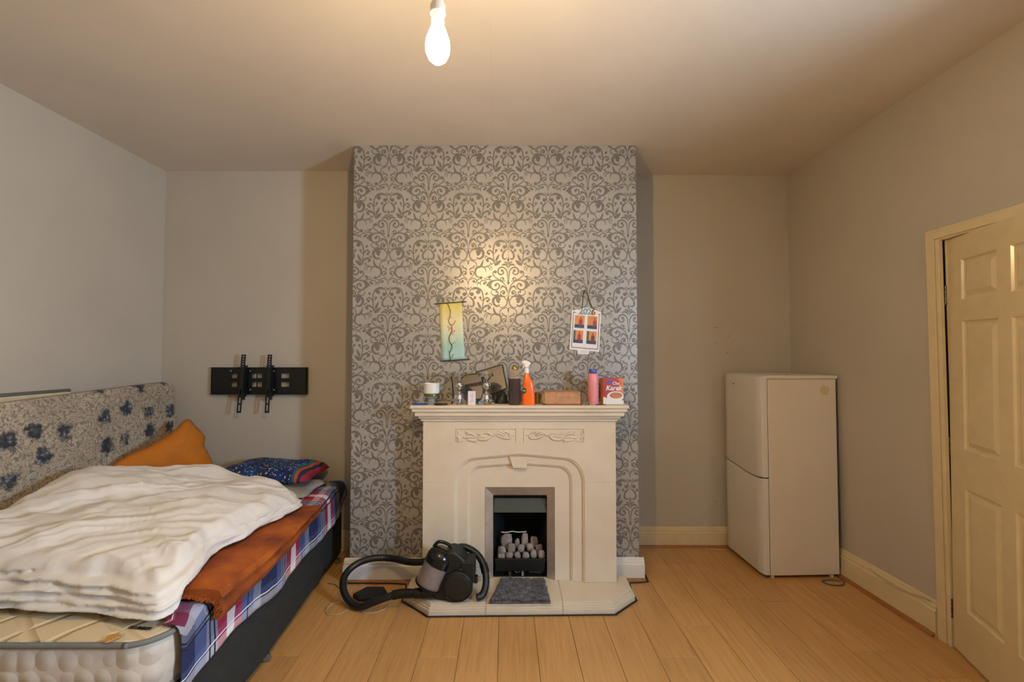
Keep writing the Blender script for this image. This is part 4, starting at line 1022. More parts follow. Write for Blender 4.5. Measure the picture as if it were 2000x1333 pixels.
# duvet: lofted heap with folded layers along its near side
ctrl = [(-1.95, 1.70, .69), (-1.5, 1.68, .68), (-1.26, 1.66, .675), (-1.30, 2.0, .70), (-1.27, 2.35, .685), (-1.28, 2.70, .650), (-1.5, 2.0, .745), (-1.9, 2.0, .77), (-2.3, 2.0, .75), (-1.6, 2.4, .78), (-2.0, 2.4, .84), (-2.3, 2.45, .875),
        (-1.55, 2.75, .70), (-1.9, 2.75, .80), (-2.3, 2.75, .84), (-2.45, 2.2, .78), (-2.45, 1.7, .70), (-1.7, 2.98, .70), (-2.1, 3.0, .76), (-2.3, 3.0, .72), (-1.4, 2.55, .705)]
def htop(x, y):
    sw = sz = 0
    for a, b, c in ctrl:
        d = (x - a) ** 2 + (y - b) ** 2 + 0.022; wgt = 1 / d ** 1.8; sw += wgt; sz += wgt * c
    return sz / sw
plan = catmull([(-1.235, 1.640, 0), (-1.245, 1.80, 0), (-1.305, 2.02, 0), (-1.290, 2.20, 0), (-1.275, 2.45, 0), (-1.248, 2.70, 0), (-1.36, 2.84, 0), (-1.62, 2.92, 0), (-1.93, 2.92, 0), (-2.13, 2.80, 0), (-2.32, 2.62, 0), (-2.38, 2.4, 0), (-2.385, 1.95, 0), (-2.38, 1.72, 0), (-2.1, 1.715, 0), (-1.8, 1.705, 0), (-1.5, 1.675, 0), (-1.33, 1.635, 0)], 12, True)
cen = Vector((-1.82, 2.32, 0)); N = len(plan); R = []; zb = ZM + 0.0265
def smooth01(a, b, v): t = max(0, min(1, (v - a) / (b - a))); return t * t * (3 - 2 * t)
def under(x, y):      # underside: lifted where the folded blanket lies below
    k = smooth01(-1.56, -1.50, x) * smooth01(1.690, 1.735, y) * (1 - smooth01(2.82, 2.88, y))
    f = max(0, min(1, (y - 1.77) / 1.03)); return zb + k * (0.064 - 0.028 * f)
for k in range(14):                       # underside, centre to rim
    r_ = 0.02 + 0.94 * k / 13; ring = []
    for p in plan:
        q = cen + (p - cen) * r_; ring.append(Vector((q.x, q.y, under(q.x, q.y))))
    R.append(ring)
NB = len(R)
LAY = 4
for k in range(25):                       # side, bottom to rim
    t = k / 24; ring = []
    for p in plan:
        ht = htop(p.x, p.y); dirv = (p - cen).normalized()
        near = max(0, min(1, (2.1 - p.y) / 0.35)); hgt = ht - zb - 0.02
        ph = t * (LAY + 0.8 * noise.noise(Vector((p.x * 1.3, p.y * 1.3, 4)))) + 0.55 * noise.noise(Vector((p.x * 2.2, p.y * 2.2, 1)))
        bul = abs(math.sin(PI * ph)) ** 0.6; amp = 0.052 * near + 0.012 * (1 - near)
        off = amp * (bul - 0.55) - 0.05 * t * t * (0.5 + 0.5 * near) + 0.026 * noise.noise(Vector((p.x * 6, p.y * 6, t * 5))) + 0.012 * noise.noise(Vector((p.x * 15, p.y * 15, t * 9)))
        if t < 0.04: off -= 0.02
        q = p + dirv * off; base = under(q.x, q.y)
        ring.append(p + dirv * off + Vector((0, 0, base + t * (ht - 0.02 - base))))
    R.append(ring)
def wrinkle(x, y):
    a = 0.62; u = x * math.cos(a) + y * math.sin(a); v = -x * math.sin(a) + y * math.cos(a)
    f1 = noise.noise(Vector((u * 1.6, v * 7.5, 0.3))); f2 = noise.noise(Vector((x * 3.2 + 4, y * 9 + x * 4, 2.0)))
    ridge = 1 - abs(f1) * 2.0; ridge2 = 1 - abs(f2) * 2.0
    f3 = noise.noise(Vector((u * 3.1 + 9, v * 13 + 2 * f1, 5.0))); ridge3 = max(0, 1 - abs(f3) * 3.2)
    return 0.020 * ridge + 0.013 * ridge2 + 0.010 * ridge3 + 0.022 * noise.noise(Vector((x * 3, y * 3, 7)))
for k in range(1, 34):
    r_ = 1 - k / 33.5; ring = []
    for i, p in enumerate(plan):
        rim = R[NB + 24][i]; w2 = r_ ** 5; q = cen + (Vector((rim.x, rim.y, 0)) * w2 + Vector((p.x, p.y, 0)) * (1 - w2) - cen) * r_
        e = min(1, (1 - r_) / 0.10); ht = htop(q.x, q.y)
        z = ht - 0.02 * (1 - e) ** 2 + wrinkle(q.x, q.y) * e
        ring.append(Vector((q.x, q.y, z)))
    R.append(ring)
m = MB(); m.rings(R); o = m.build('duvet', 'duvet_white', smooth=True)
mod = o.modifiers.new('even', 'REMESH'); mod.mode = 'VOXEL'; mod.voxel_size = 0.0065; mod.use_smooth_shade = True
mod = o.modifiers.new('soft', 'SMOOTH'); mod.iterations = 3; mod.factor = 0.5
tag(o, 'rumpled white duvet heaped and folded in the middle of the bed', 'duvet')

# ================================================================ VACUUM CLEANER
VX = -0.36
vc = thing('vacuum_cleaner', 'black cylinder vacuum cleaner with clear dust bin parked on the hearth', 'vacuum', (VX, 2.74, 0.066))
hull = [(818, 1152), (836, 1168), (862, 1176), (903, 1174), (922, 1152), (924, 1108), (912, 1100), (900, 1088), (886, 1078), (872, 1080), (862, 1100), (852, 1132), (836, 1146)]
hp3 = [onY(x, y, 2.675) for x, y in hull]
for q in hp3: q.z = max(q.z, 0.0685)
MB().prism(hp3, (0, 0.135, 0)).build('body', 'vac_matt', vc, bevel=0.016, seg=4)
for yy, sgn in ((2.648, 1), (2.838, -1)):
    c = onY(893, 1149, yy); c.z = max(c.z, 0.066 + 0.0885)
    whl = MB().lathe([(0.0005, -0.004), (0.060, -0.003), (0.076, 0.0), (0.083, 0.004), (0.087, 0.012), (0.087, 0.026), (0.06, 0.030)], c, 36, (0, sgn, 0)).build('wheel', 'vac_matt', vc, smooth='auto')
    MB().tube([c + Vector((0.0795 * math.cos(a), -0.0008 * sgn, 0.0795 * math.sin(a))) for a in [k * 2 * PI / 40 for k in range(41)]], 0.0022, 6).build('wheel_rim', 'vac_black', whl, smooth=True)
b0_ = onY(836, 1143, 2.715); b1_ = onY(867, 1076, 2.735); ax = (b1_ - b0_).normalized(); BLn = (b1_ - b0_).length; rb = 0.079
MB().lathe([(rb - 0.012, 0.0), (rb - 0.002, 0.006), (rb, 0.02), (rb, BLn * 0.62), (rb - 0.003, BLn * 0.62), (rb - 0.003, 0.02), (rb - 0.012, 0.008)], b0_, 36, ax).build('dust_bin', 'bin_plastic', vc, smooth='auto')
MB().lathe([(0.055, 0.010), (0.052, BLn * 0.25), (0.034, BLn * 0.30), (0.034, BLn * 0.60)], b0_, 24, ax).build('bin_core', 'dust', vc, smooth='auto')
MB().lathe([(rb - 0.02, -0.008), (rb + 0.002, -0.004), (rb + 0.003, 0.004), (rb - 0.01, 0.005)], b0_, 36, ax).build('bin_base', 'vac_black', vc, smooth='auto')
lid = MB().lathe([(rb - 0.004, BLn * 0.615), (rb + 0.003, BLn * 0.62), (rb + 0.003, BLn * 0.82), (rb - 0.004, BLn * 0.92), (rb - 0.022, BLn * 1.02), (0.04, BLn * 1.06), (0.0005, BLn * 1.07)], b0_, 36, ax).build('bin_lid', 'vac_black', vc, smooth='auto')
sd = ax.cross(Vector((0, 1, 0))).normalized(); tp = b0_ + ax * (BLn * 0.98)
MB().tube(catmull([tp + sd * 0.064, tp + sd * 0.050 + ax * 0.036, tp + ax * 0.047, tp - sd * 0.050 + ax * 0.034, tp - sd * 0.066], 8), 0.010, 10).build('carry_handle', 'vac_black', lid, smooth=True)
i0, i1 = onY(850, 1158, 2.70), onY(800, 1160, 2.70); i0.z = max(i0.z, 0.1035); i1.z = max(i1.z, 0.098)
MB().tube([i0, i0.lerp(i1, 0.5), i0.lerp(i1, 0.52), i0.lerp(i1, 0.8), i0.lerp(i1, 0.82), i1], [0.034, 0.033, 0.029, 0.028, 0.025, 0.025], 20).build('inlet', 'vac_black', vc, smooth='auto')
fb0 = onY(900, 1096, 2.69); fb1 = onY(927, 1136, 2.69)
MB().box(fb0.x, fb1.x, 2.672, 2.80, fb1.z, fb0.z).build('filter_housing', 'vac_matt', vc, bevel=0.008)
kn = onY(900, 1116, 2.668); MB().lathe([(0.016, 0), (0.016, 0.006), (0.012, 0.010), (0.0005, 0.011)], kn, 20, (0, -1, 0)).build('button', 'vac_black', vc, smooth='auto')
kn = onY(899, 1092, 2.74); MB().lathe([(0.022, -0.01), (0.020, 0.008), (0.0005, 0.012)], kn, 20, (0.5, 0, 0.8)).build('switch', 'vac_black', vc, smooth='auto')
pz = onY(930, 1132, 2.70)
plug = MB().box(pz.x - 0.014, pz.x + 0.010, 2.69, 2.722, pz.z - 0.022, pz.z + 0.020).build('mains_plug', 'vac_black', vc, bevel=0.006)
m = MB()
for k in (-1, 0, 1): m.box(pz.x + 0.010, pz.x + 0.027, 2.703, 2.708, pz.z + k * 0.012 - 0.002, pz.z + k * 0.012 + 0.002)
m.build('plug_pins', 'bolt', plug)
hp = [(802, 1162, 2.70), (775, 1164, 2.70), (735, 1175, 2.69), (702, 1186, 2.69), (680, 1172, 2.73), (670, 1147, 2.79), (675, 1123, 2.86), (694, 1104, 2.92), (725, 1092, 2.96), (762, 1091, 2.98), (798, 1098, 2.905), (826, 1098, 2.852), (852, 1090, 2.843), (880, 1076, 2.843), (905, 1069, 2.84), (928, 1080, 2.825), (942, 1099, 2.80), (949, 1125, 2.76), (948, 1148, 2.72), (941, 1164, 2.685), (931, 1176, 2.672)]
P = [onY(*q) for q in hp]
for q in P: q.z = max(q.z, 0.024)
for q in P[-3:]: q.z = max(q.z, 0.0905)
P[0].z = i1.z; P[1].z = max(P[1].z, 0.094)
HPs = catmull(P, 14); rad = [0.0205 + 0.0012 * (1 if i % 2 else -1) for i in range(len(HPs))]
hs = MB().tube(HPs, rad, 14).build('hose', 'hose', vc, smooth=True)
def cuff(i0, i1, r): return MB().tube(HPs[i0:i1], r, 16).build('hose_cuff', 'vac_black', hs, smooth='auto')
cuff(0, 18, 0.0265); cuff(14 * 16 + 2, 14 * 17 - 2, 0.0245)
# floor nozzle lying by the hose
m = MB().prism([onZ(x, y, 0.001) for x, y in ((688, 1170), (716, 1155), (750, 1155), (758, 1168), (742, 1177), (700, 1177))], (0, 0, 0.030))
tag(m.build('vacuum_nozzle', 'vac_matt', bevel=0.008, seg=3), 'flat black floor nozzle lying on the planks below the hose', 'nozzle')
# leads on the floor
q = [(-1.07, 3.008, .006), (-0.95, 3.008, .006), (-0.80, 3.008, .006), (-0.685, 2.995, .006)]
q += [(x, y, .0055) for x, y in inset(outl, -0.010)[:4]]; q = q[:4] + [(-0.668, 2.90, .0055)] + q[4:] + [(0.755, 2.93, .0055), (0.768, 3.015, .0055), (0.84, 3.02, .0055), (0.893, 3.03, .0055), (0.90, 3.12, .0055)]
q = [Vector(a_).lerp(Vector(b_), f) for a_, b_ in zip(q, q[1:]) for f in (0, .08, .5, .92)] + [Vector(q[-1])]
tag(MB().tube(catmull(q, 3), 0.0042, 7).build('black_lead', 'cable_black', smooth=True), 'black power lead lying tight around the foot of the hearth', 'cable')
q = [onZ(x, y, .004) for x, y in ((668, 1178), (650, 1180), (638, 1190), (640, 1200), (662, 1200), (678, 1192), (690, 1180), (700, 1186), (712, 1198), (738, 1196), (756, 1186), (764, 1176))]
tag(MB().tube(catmull(q, 8), 0.0026, 7).build('thin_lead', 'cable_white', smooth=True), 'thin pale cable looping over the floor beneath the hose', 'cable')
q = [onZ(x, y, .004) for x, y in ((640, 1140), (655, 1143), (664, 1150), (672, 1156), (675, 1164))]
tag(MB().tube(catmull(q, 8), 0.0020, 6).build('floor_wire', 'cable_grey', smooth=True), 'thin dark wire on the floor between bed and skirting', 'cable')

# ================================================================ ON THE CHIMNEY BREAST
YW = YC - 0.007
sp = thing('wall_scroll', 'narrow hanging scroll painted with a blossoming branch above the mantel', 'scroll', onY(883, 705, YW))
c4 = [onY(858, 592, YW), onY(902, 589, YW), onY(908, 702, YW), onY(863, 705, YW)]
def bil(c, u, v): return c[0].lerp(c[1], u).lerp(c[3].lerp(c[2], u), v)
m = MB(); m.grid(lambda u, v: bil(c4, u, v) + Vector((0, -0.002 * math.sin(v * 5), 0)), 6, 18, lambda u, v: (u, 1 - v))
o = m.build('painted_cloth', 'scroll_painting', sp, smooth=True); md = o.modifiers.new('t', 'SOLIDIFY'); md.thickness = 0.0015
S = lambda u, v, d=0.006: bil(c4, u, v) + Vector((0, -d, 0))
m = MB()
for pts, r in (([(.36,.02),(.46,.12),(.46,.22),(.40,.30),(.40,.36),(.52,.41)], .0018), ([(.52,.41),(.64,.36),(.68,.33)], .0012), ([(.50,.42),(.50,.50),(.38,.60),(.38,.68),(.46,.74),(.46,.80),(.36,.88),(.38,1.0)], .0022),
    ([(.46,.74),(.54,.71)], .0011), ([(.36,.88),(.30,.83)], .0010), ([(.40,.97),(.54,.90)], .0015), ([(.44,.26),(.54,.27)], .0008), ([(.46,.14),(.52,.15)], .0008)):
    m.tube(catmull([S(u, v) for u, v in pts], 5), r, 6)
m.build('painted_branch', 'branch_ink', sp, smooth=True)
m = MB()
for u, v, r in ((.34,.42,.0065), (.42,.45,.008), (.50,.46,.006), (.56,.52,.0085), (.62,.50,.006), (.54,.56,.006), (.62,.70,.007), (.46,.25,.004), (.32,.29,.004), (.66,.33,.004), (.38,.48,.005)):
    m.lathe([(r, 0), (r * 0.7, 0.0006), (0.0005, 0.0008)], S(u, v, 0.0045), 9, (0, -1, 0))
m.build('painted_blossom', 'blossom', sp)
MB().tube([onY(848, 594, YW - .004), onY(911, 589.5, YW - .004)], 0.0030, 8).build('top_rod', 'rod_dark', sp)
MB().tube([onY(860, 706, YW - .004), onY(918, 702, YW - .004)], 0.0036, 8).build('bottom_rod', 'rod_dark', sp)
MB().tube([onY(859, 592, YW - .003), onY(883, 571, YC - .008), onY(902, 589, YW - .003)], 0.0011, 6).build('hanging_cord', 'thread', sp)

ca = thing('photo_calendar', 'white hanging photo calendar with four pictures and 2026 heading', 'calendar', onY(1142, 692, YW))
k4 = [onY(1117, 606, YW), onY(1174, 610, YW), onY(1170, 688, YW), onY(1112, 683, YW)]
K = lambda u, v, d=0.0: bil(k4, u, v) + Vector((0, -d, 0))
def kq(u0, v0, u1, v1, d, th=0.0006): return MB().prism([K(u0, v0, d), K(u1, v0, d), K(u1, v1, d), K(u0, v1, d)], (0, th, 0))
kq(0, 0, 1, 1, 0.003, 0.003).build('card', 'cal_white', ca)
m = MB()
for q in ((.05, .045, .95, .062), (.05, .93, .95, .945), (.05, .045, .068, .945), (.932, .045, .95, .945)): m.prism([K(q[0], q[1], .0036), K(q[2], q[1], .0036), K(q[2], q[3], .0036), K(q[0], q[3], .0036)], (0, .0006, 0))
m.build('printed_border', 'ink', ca)
for i, (u0, v0, kind) in enumerate(((.12, .12, 0), (.55, .12, 1), (.10, .50, 2), (.55, .50, 3))):
    u1, v1 = u0 + .33, v0 + .32
    ph = kq(u0, v0, u1, v1, .0038).build('photo_print', 'cal_orange', ca)
    kq(u0, v1 - .09, u1, v1, .0044).build('photo_floor', 'cal_blue', ph)
    if kind >= 2: kq(u0, v0, u0 + .07, v1 - .09, .0042).build('photo_curtain', 'cal_green', ph)
    cx = u0 + (.20, .25, .20, .21)[kind]
    fig = MB().prism([K(cx - .045, v0 + .10, .0050), K(cx + .045, v0 + .10, .0050), K(cx + .065, v0 + .20, .0050), K(cx + .03, v0 + .24, .0050), K(cx - .03, v0 + .24, .0050), K(cx - .065, v0 + .20, .0050)], (0, .0005, 0))
    fig.build('photo_figure', ('cal_red', 'cal_red', 'cal_red', 'cal_skin')[kind], ph)
    for a_ in (-.017, .017): kq(cx + a_ - .011, v0 + .23, cx + a_ + .011, v0 + .30, .0049).build('photo_leg', 'cal_skin', ph)
    MB().lathe([(.0055, 0), (.005, .0006), (.0005, .0008)], K(cx, v0 + .065, .0046), 10, (0, -1, 0)).build('photo_head', 'cal_skin', ph)
tl = -math.atan2(4, 57)
ctr = K(.52, .02, .004); hw_, hh = .080, .026
pts = [Vector((hw_ * math.cos(a) * (1 + .12 * math.cos(4*a)), 0, hh * math.sin(a) * (1 + .10 * math.cos(4*a)))) for a in [k * PI / 14 for k in range(28)]]
rot = Matrix.Rotation(-tl, 3, 'Y')
MB().prism([ctr + rot @ p + Vector((0, -.002, 0)) for p in pts], (0, .003, 0)).build('heading_plate', 'cal_white', ca)
text_mesh('2026', 0.057, 'heading_shadow', 'ink', ca, facing(ctr + Vector((0, -.0026, 0)), 0, tl), bold=0.0022)
E0 = Matrix.Rotation(-tl, 3, 'Y') @ Vector((1, 0, 0))
text_mesh('202', 0.057, 'heading_numerals', 'num_blue', ca, facing(ctr + E0 * -.0157 + Vector((0, -.0034, 0)), 0, tl))
text_mesh('6', 0.057, 'heading_numeral', 'num_orange', ca, facing(ctr + E0 * .0475 + Vector((0, -.0034, 0)), 0, tl))
MB().prism([onY(1128, 680, YW - .006), onY(1151, 682, YW - .006), onY(1150, 693, YW - .006), onY(1128, 692, YW - .006)], (0, .003, 0)).build('date_pad', 'cal_white', ca)
text_mesh('::::::::', 0.026, 'date_print', 'piping_grey', ca, facing(onY(1139.5, 687, YW - .0066), 0, tl))
MB().tube(catmull([K(.35, -.03, .002), onY(1140, 572, YC - .010), onY(1145, 571, YC - .012), K(.72, -.02, .002)], 6), 0.0022, 7).build('hanging_cord', 'cable_black', ca, smooth=True)
MB().tube(catmull([onY(1146, 574, YC - .012), onY(1153, 572, YC - .018), onY(1160, 571, YC - .020)], 5), 0.0013, 6).build('cord_end', 'cable_black', ca)

# ================================================================ ON THE MANTEL SHELF
def mx(px_, Y): return onY(px_, 770, Y).x
def mh(dpx, Y): return dpx * Y / F_PX
g_ = 0.0006
b = (mx(806, 2.855), 2.85)
lt = thing('blue_lighter', 'flat blue plastic lighter lying at the left end of the mantel', 'lighter', (b[0], b[1], MZ))
MB().box(b[0], b[0] + 0.075, 2.845, 2.868, MZ + g_, MZ + 0.012).build('casing', 'blue_plastic', lt, bevel=0.004, seg=3); MB().box(b[0] + 0.076, b[0] + 0.096, 2.848, 2.865, MZ + g_, MZ + 0.010).build('cap', 'blue_plastic', lt, bevel=0.002)
c = (mx(843, 2.93), 2.93, MZ + g_)
jr = thing('candle_jar', 'white candle cup on a short dark glass holder at the mantel left', 'candle', c)
MB().lathe([(0.034, 0), (0.035, 0.004), (0.022, 0.010), (0.024, 0.030), (0.040, 0.042), (0.040, 0.048), (0.0005, 0.049)], c, 28).build('glass_holder', 'clear_glass', jr, smooth='auto')
MB().lathe([(0.046, 0.0495), (0.048, 0.052), (0.048, 0.062), (0.046, 0.064)], c, 28).build('gold_band', 'gold_band', jr, smooth='auto')
MB().lathe([(0.044, 0.0645), (0.050, 0.070), (0.051, 0.130), (0.048, 0.131), (0.046, 0.112), (0.0005, 0.110)], c, 30).build('cup', 'candle_white', jr, smooth='auto')
MB().lathe([(0.0010, 0.110), (0.0010, 0.122)], c, 6).build('wick', 'ink', jr)
c = Vector((mx(861, 2.845), 2.845, MZ + g_))
wt = thing('dark_bangle', 'small dark round bangle lying beside the candle cup', 'bangle', c)
MB().tube([c + Vector((0.038 * math.cos(a), 0.020 * math.sin(a), 0.006)) for a in [k * 2 * PI / 30 for k in range(31)]], 0.0058, 8).build('band', 'dark_leather', wt, smooth=True)
MB().lathe([(0.012, 0), (0.013, 0.006), (0.0005, 0.008)], c + Vector((0.036, 0.012, 0.0)), 14).build('clasp', 'gold_cap', wt, smooth='auto')
def candlestick(cx, y, h, label):
    c = (cx, y, MZ + g_); s = h / 0.205
    t = thing('candlestick', label, 'candlestick', c, group='chrome candlesticks on the mantel')
    MB().lathe([(r * s, q * s) for r, q in ((0.056, 0), (0.057, 0.004), (0.057, 0.024), (0.050, 0.028), (0.038, 0.036), (0.033, 0.052), (0.030, 0.062), (0.018, 0.070), (0.013, 0.080), (0.018, 0.086), (0.013, 0.0905))], c, 32).build('base', 'chrome', t, smooth='auto')
    MB().lathe([(r * s, q * s) for r, q in ((0.012, 0.091), (0.020, 0.096), (0.028, 0.110), (0.028, 0.124), (0.020, 0.140), (0.010, 0.150))], c, 28).build('glass_ball', 'chrome', t, smooth=True)
    MB().lathe([(0.005 * s, 0.0915 * s), (0.005 * s, 0.150 * s)], c, 10).build('spindle', 'chrome', t, smooth='auto')
    MB().lathe([(r * s, q * s) for r, q in ((0.008, 0.1505), (0.014, 0.154), (0.026, 0.166), (0.034, 0.176), (0.052, 0.178), (0.053, 0.182), (0.053, 0.203), (0.050, 0.205), (0.046, 0.198), (0.0005, 0.196))], c, 32).build('cup', 'chrome', t, smooth='auto')
candlestick(mx(897, 2.885), 2.885, 0.204, 'chrome candlestick standing left of the small white card box')
candlestick(mx(950, 2.885), 2.885, 0.204, 'chrome candlestick standing right of the small white card box')
c = (mx(921.5, 2.845), 2.845, MZ + g_)
wb = thing('card_box', 'small white card box between the two chrome candlesticks', 'box', c)
MB().box(c[0] - 0.0235, c[0] + 0.0235, 2.838, 2.862, MZ + g_, MZ + 0.087).build('carton', 'card_white', wb, bevel=0.001)
MB().tube(catmull([(c[0] - .008, 2.8374, MZ + .020), (c[0] + .004, 2.8374, MZ + .045), (c[0] - .006, 2.8374, MZ + .060), (c[0] + .008, 2.8374, MZ + .066), (c[0] + .002, 2.8374, MZ + .034), (c[0] + .012, 2.8374, MZ + .026)], 5), 0.0012, 6).build('printed_squiggle', 'lilac_ink', wb)
# two dark-edged panels leaning on the wall
def panel(name, px4, yb_, yt_, label):
    ys_ = (yt_, yt_, yb_, yb_); P = [onY(x, y, Y) for (x, y), Y in zip(px4, ys_)]
    zmin = min(p.z for p in P)
    for p in P: p.z += max(0, MZ + 0.0045 - zmin) if zmin < MZ + 0.0045 else 0
    t = thing(name, label, 'panel', P[3]); MB().prism(P, (0, 0.005, 0.0)).build('face', 'mirror_panel', t)
    for i in range(4): MB().tube([P[i] + Vector((0, .0025, 0)), P[(i+1) % 4] + Vector((0, .0025, 0))], 0.0042, 8).build('edge_strip', 'panel_edge', t)
    return t
panA = panel('framed_panel', ((882, 736), (940, 730.5), (946, 779), (888, 787)), 2.955, 3.045, 'dark-edged reflective panel leaning behind the left candlestick')
panB = panel('framed_panel', ((930, 728), (981, 713), (990, 759), (938, 778)), 2.99, 3.062, 'tilted dark-edged reflective panel leaning beside the brown bottle')
for k in range(10):
    p0, p1 = onY(908 + k * 3.3, 754 - k * 0.62, 2.993), onY(909.9 + k * 3.3, 751.8 - k * 0.62, 2.993)
    MB().box(p0.x, p1.x, 2.990, 3.010, p0.z, p1.z).build('printed_dot', 'ink', panA)
# dark pouch
m = MB(); c = Vector((mx(980, 2.955), 2.955, MZ + g_)); R = []
for k in range(9):
    f = k / 8; rg = []
    for i in range(26):
        a = 2 * PI * i / 26; rr = (1 - 0.55 * f ** 2.2) * (1 + 0.12 * noise.noise(Vector((math.cos(a) * 2, math.sin(a) * 2, f * 4)))) * (1 - 0.10 * abs(math.sin(f * PI * 3)))
        rg.append(c + Vector((0.045 * rr * math.cos(a), 0.040 * rr * math.sin(a), 0.062 * f + 0.012 * f * math.cos(a))))
    R.append(rg)
tag(m.rings(R).build('dark_pouch', 'dark_leather', smooth=True), 'dark green crumpled pouch lying beside the brown bottle', 'pouch')
# brown bottle
Yb = 2.872; c = (mx(1005, Yb), Yb, MZ + g_); h = mh(77, Yb)
bt = thing('sauce_bottle', 'clear bottle half full of dark brown liquid with gold cap', 'bottle', c)
MB().lathe([(0.037, 0), (0.0385, 0.004), (0.0385, 0.163), (0.0005, 0.164)], c, 30).build('brown_liquid', 'brown_liquid', bt, smooth='auto')
MB().lathe([(0.0385, 0.1645), (0.0385, 0.172), (0.034, 0.190), (0.024, 0.206), (0.017, 0.216), (0.016, 0.221)], c, 30).build('shoulder', 'bottle_glass', bt, smooth='auto')
MB().lathe([(0.0175, 0.2215), (0.020, 0.223), (0.020, 0.232), (0.014, 0.242), (0.008, 0.2475), (0.0005, 0.249)], c, 24).build('cap', 'gold_cap', bt, smooth='auto')
# spray bottle
Yb = 2.862; X0 = mx(1032, Yb); z0 = MZ + g_
sb = thing('spray_bottle', 'orange cleaning spray bottle with white trigger head', 'spray bottle', (X0, Yb, z0))
pr_ = [(0, -.040, .041), (.02, -.041, .042), (.06, -.040, .041), (.10, -.038, .037), (.135, -.035, .032), (.160, -.031, .018), (.178, -.027, .008), (.192, -.024, .004), (.197, -.020, .000)]
m = MB(); R = []
for hz, xa, xb in pr_:
    cx, rx = X0 + (xa + xb) / 2, (xb - xa) / 2; ry = 0.026 if hz < .15 else 0.026 * (1 - (hz - .15) / .1)
    R.append([(cx + rx * math.copysign(abs(math.cos(a)) ** .7, math.cos(a)), Yb + ry * math.copysign(abs(math.sin(a)) ** .7, math.sin(a)), z0 + hz) for a in [k * 2 * PI / 30 for k in range(30)]])
sbb = m.rings(R).build('bottle_body', 'orange_plastic', sb, smooth='auto')
cx = X0 - 0.010
hd = MB().lathe([(0.0125, 0.1975), (0.0145, 0.199), (0.0145, 0.224), (0.0120, 0.226), (0.0115, 0.232), (0.0005, 0.233)], (cx, Yb, z0), 22).build('collar', 'white_plastic', sb, smooth='auto')
MB().prism([(cx - .030, Yb - .011, z0 + .262), (cx - .030, Yb - .011, z0 + .274), (cx - .006, Yb - .011, z0 + .279), (cx + .020, Yb - .011, z0 + .268), (cx + .026, Yb - .011, z0 + .256), (cx + .013, Yb - .011, z0 + .246), (cx + .012, Yb - .011, z0 + .2335), (cx - .012, Yb - .011, z0 + .2335), (cx - .014, Yb - .011, z0 + .250)], (0, .022, 0)).build('trigger_head', 'white_plastic', sb, bevel=0.004, seg=3)
MB().prism([(cx - .016, Yb - .005, z0 + .254), (cx - .024, Yb - .005, z0 + .240), (cx - .027, Yb - .005, z0 + .226), (cx - .021, Yb - .005, z0 + .227), (cx - .014, Yb - .005, z0 + .246)], (0, .010, 0)).build('trigger', 'white_plastic', sb, bevel=0.0015)
lb = MB().lathe([(0.014, 0), (0.0135, 0.0008), (0.0005, 0.001)], (X0 - .026, Yb - .0248, z0 + .090), 24, (0, -1, 0))
for v in lb.v: v.z = z0 + .090 + (v.z - z0 - .090) * 1.35
lb = lb.build('green_emblem', 'green_label', sb)
MB().box(X0 - .034, X0 - .018, Yb - .0266, Yb - .0258, z0 + .088, z0 + .092).build('emblem_band', 'candle_white', lb)
# small golden glass, book, foil
c = (0.162, 2.935, MZ + g_)
gl = thing('golden_glass', 'small golden glass tumbler behind the book end', 'glass', c)
MB().lathe([(0.015, 0), (0.017, 0.003), (0.0185, 0.068), (0.017, 0.068), (0.0145, 0.006), (0.0005, 0.005)], c, 24).build('tumbler', 'gold_glass', gl, smooth='auto')
Yb = 2.87; x0, x1 = mx(1062, Yb), mx(1134, Yb); bh = mh(25, Yb)
bk = thing('old_book', 'thick old book lying flat with browned page edges', 'book', ((x0 + x1) / 2, Yb, MZ))
MB().box(x0 + .004, x1 - .004, Yb - .018, Yb + .145, MZ + .0062, MZ + bh - .005).build('page_block', 'book_pages', bk, bevel=0.002)
MB().box(x0 + .012, x1 + .012, Yb - .026, Yb + .150, MZ + g_, MZ + .006).build('lower_cover', 'book_cover', bk, bevel=0.0015)
MB().box(x0 - .003, x1 - .002, Yb - .020, Yb + .150, MZ + bh - .0048, MZ + bh).build('upper_cover', 'book_pages', bk, bevel=0.0015)
sp_ = [(x0 + .004 - .020 * math.sin(a), Yb - .016, MZ + .0065 + (bh - .012) * (0.5 - 0.5 * math.cos(a))) for a in [k * PI / 10 for k in range(11)]]
MB().prism(sp_, (0, .160, 0)).build('spine', 'gold_glass', bk)
m = MB(); c = Vector((0.470, 2.846, MZ + g_)); R = []
for k in range(7):
    f = k / 6; R.append([c + Vector((0.016 * (1 - .75 * f) * math.cos(a) * (1 + .4 * noise.noise(Vector((math.cos(a) * 3, math.sin(a) * 3, f * 5)))), 0.012 * (1 - .7 * f) * math.sin(a), 0.022 * f)) for a in [i * 2 * PI / 14 for i in range(14)]])
tag(m.rings(R).build('foil_scrap', 'green_foil'), 'crumpled green foil scrap between the book and the pink bottle', 'foil')
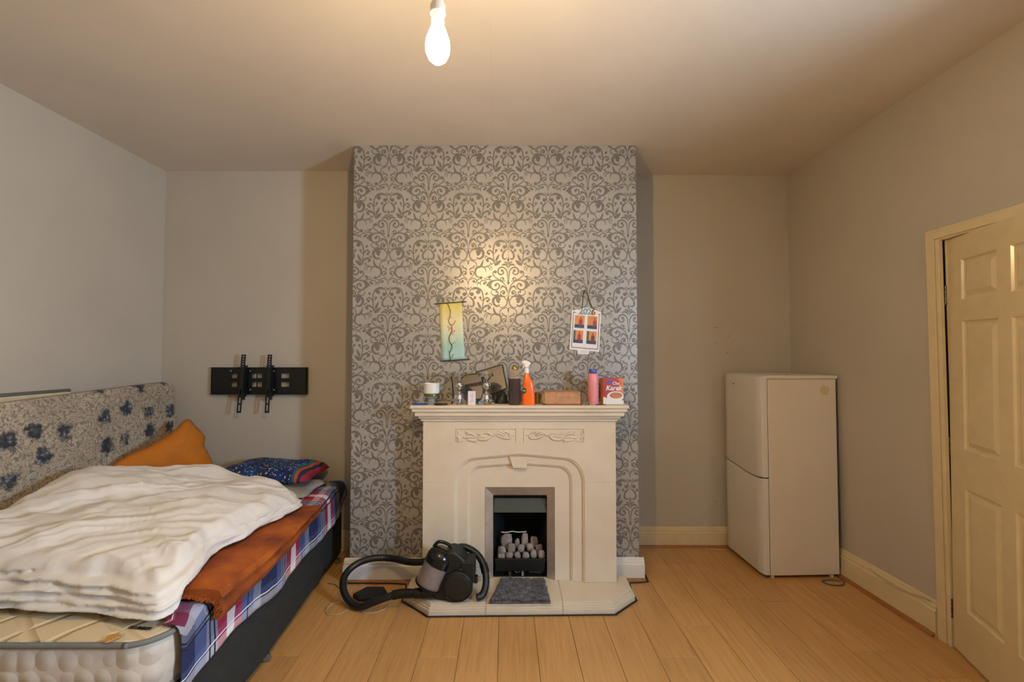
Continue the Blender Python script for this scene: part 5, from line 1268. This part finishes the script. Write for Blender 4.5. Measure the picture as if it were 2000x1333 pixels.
# pink bottle
Yb = 2.90; c = (mx(1158.5, Yb), Yb, MZ + g_)
pk = thing('pink_bottle', 'pink plastic bottle with a violet blue cap on the mantel', 'bottle', c)
MB().lathe([(0.0325, 0), (0.0345, 0.004), (0.0345, 0.165), (0.033, 0.182), (0.028, 0.192), (0.024, 0.195), (0.0005, 0.196)], c, 32).build('bottle_body', 'pink_plastic', pk, smooth='auto')
MB().lathe([(0.0235, 0.1965), (0.0245, 0.198), (0.0245, 0.219), (0.023, 0.222), (0.0005, 0.2225)], c, 28).build('cap', 'violet_cap', pk, smooth='auto')
m = MB().box(mx(1162, 2.87), mx(1182, 2.87), 2.848, 2.858, MZ + g_, MZ + .005); tag(m.build('dark_pen', 'dark_leather', bevel=0.002), 'short dark pen lying at the foot of the tea box', 'pen')
# tea box
Yb = 2.880; xa, xb = mx(1178, Yb), mx(1219, Yb); w_ = xb - xa; h = mh(51, Yb); rz = math.radians(5)
tx = thing('tea_box', 'red karak chai tea box with a cup of tea printed on it', 'tea box', (xa, Yb, MZ + g_), (0, 0, rz))
MB().box(0, w_, 0, 0.055, 0, h).build('carton', 'tea_red', tx, bevel=0.001, local=True)
def flat(name, mat, poly, d): return MB().prism([(u * w_, -d, v * h) for u, v in poly], (0, .0005, 0)).build(name, mat, tx, local=True)
def ell(cu, cv, ru, rv, n=26, a0=0, a1=2*PI): return [(min(.995, max(.005, cu + ru * math.cos(a0 + (a1-a0) * k / n))), min(.995, max(.005, cv + rv * math.sin(a0 + (a1-a0) * k / n)))) for k in range(n)]
flat('printed_ground', 'tea_orange', [(.60, .55), (.995, .40), (.995, .995), (.70, .995), (.90, .80)], .0006)
flat('printed_milk', 'candle_white', [(.005, .005), (.995, .005), (.995, .16), (.6, .10), (.25, .22), (.005, .30)], .0007)
flat('printed_cup', 'candle_white', ell(.60, .30, .42, .20), .0010); flat('printed_tea', 'tea_brown', ell(.62, .34, .31, .115), .0016); flat('printed_swirl', 'tea_orange', ell(.64, .31, .20, .05), .0021)
flat('printed_emblem', 'tea_blue', ell(.30, .86, .13, .065), .0010)
def tea_text(s, size, u, v, nm, bold):
    o = text_mesh(s, size, nm, 'candle_white', tx, Matrix.Translation((u * w_, -.0016, v * h)) @ Matrix.Rotation(PI/2, 4, 'X'), shear=0.25, bold=bold); return o
tea_text('Karak', 0.043, .51, .62, 'printed_name', 0.0012); tea_text('Chai', 0.026, .62, .80, 'printed_word', 0.0006)
MB().box(-.0005, 0.0, 0.001, .054, .002, h * .97).build('side_panel', 'tea_orange', tx, local=True)
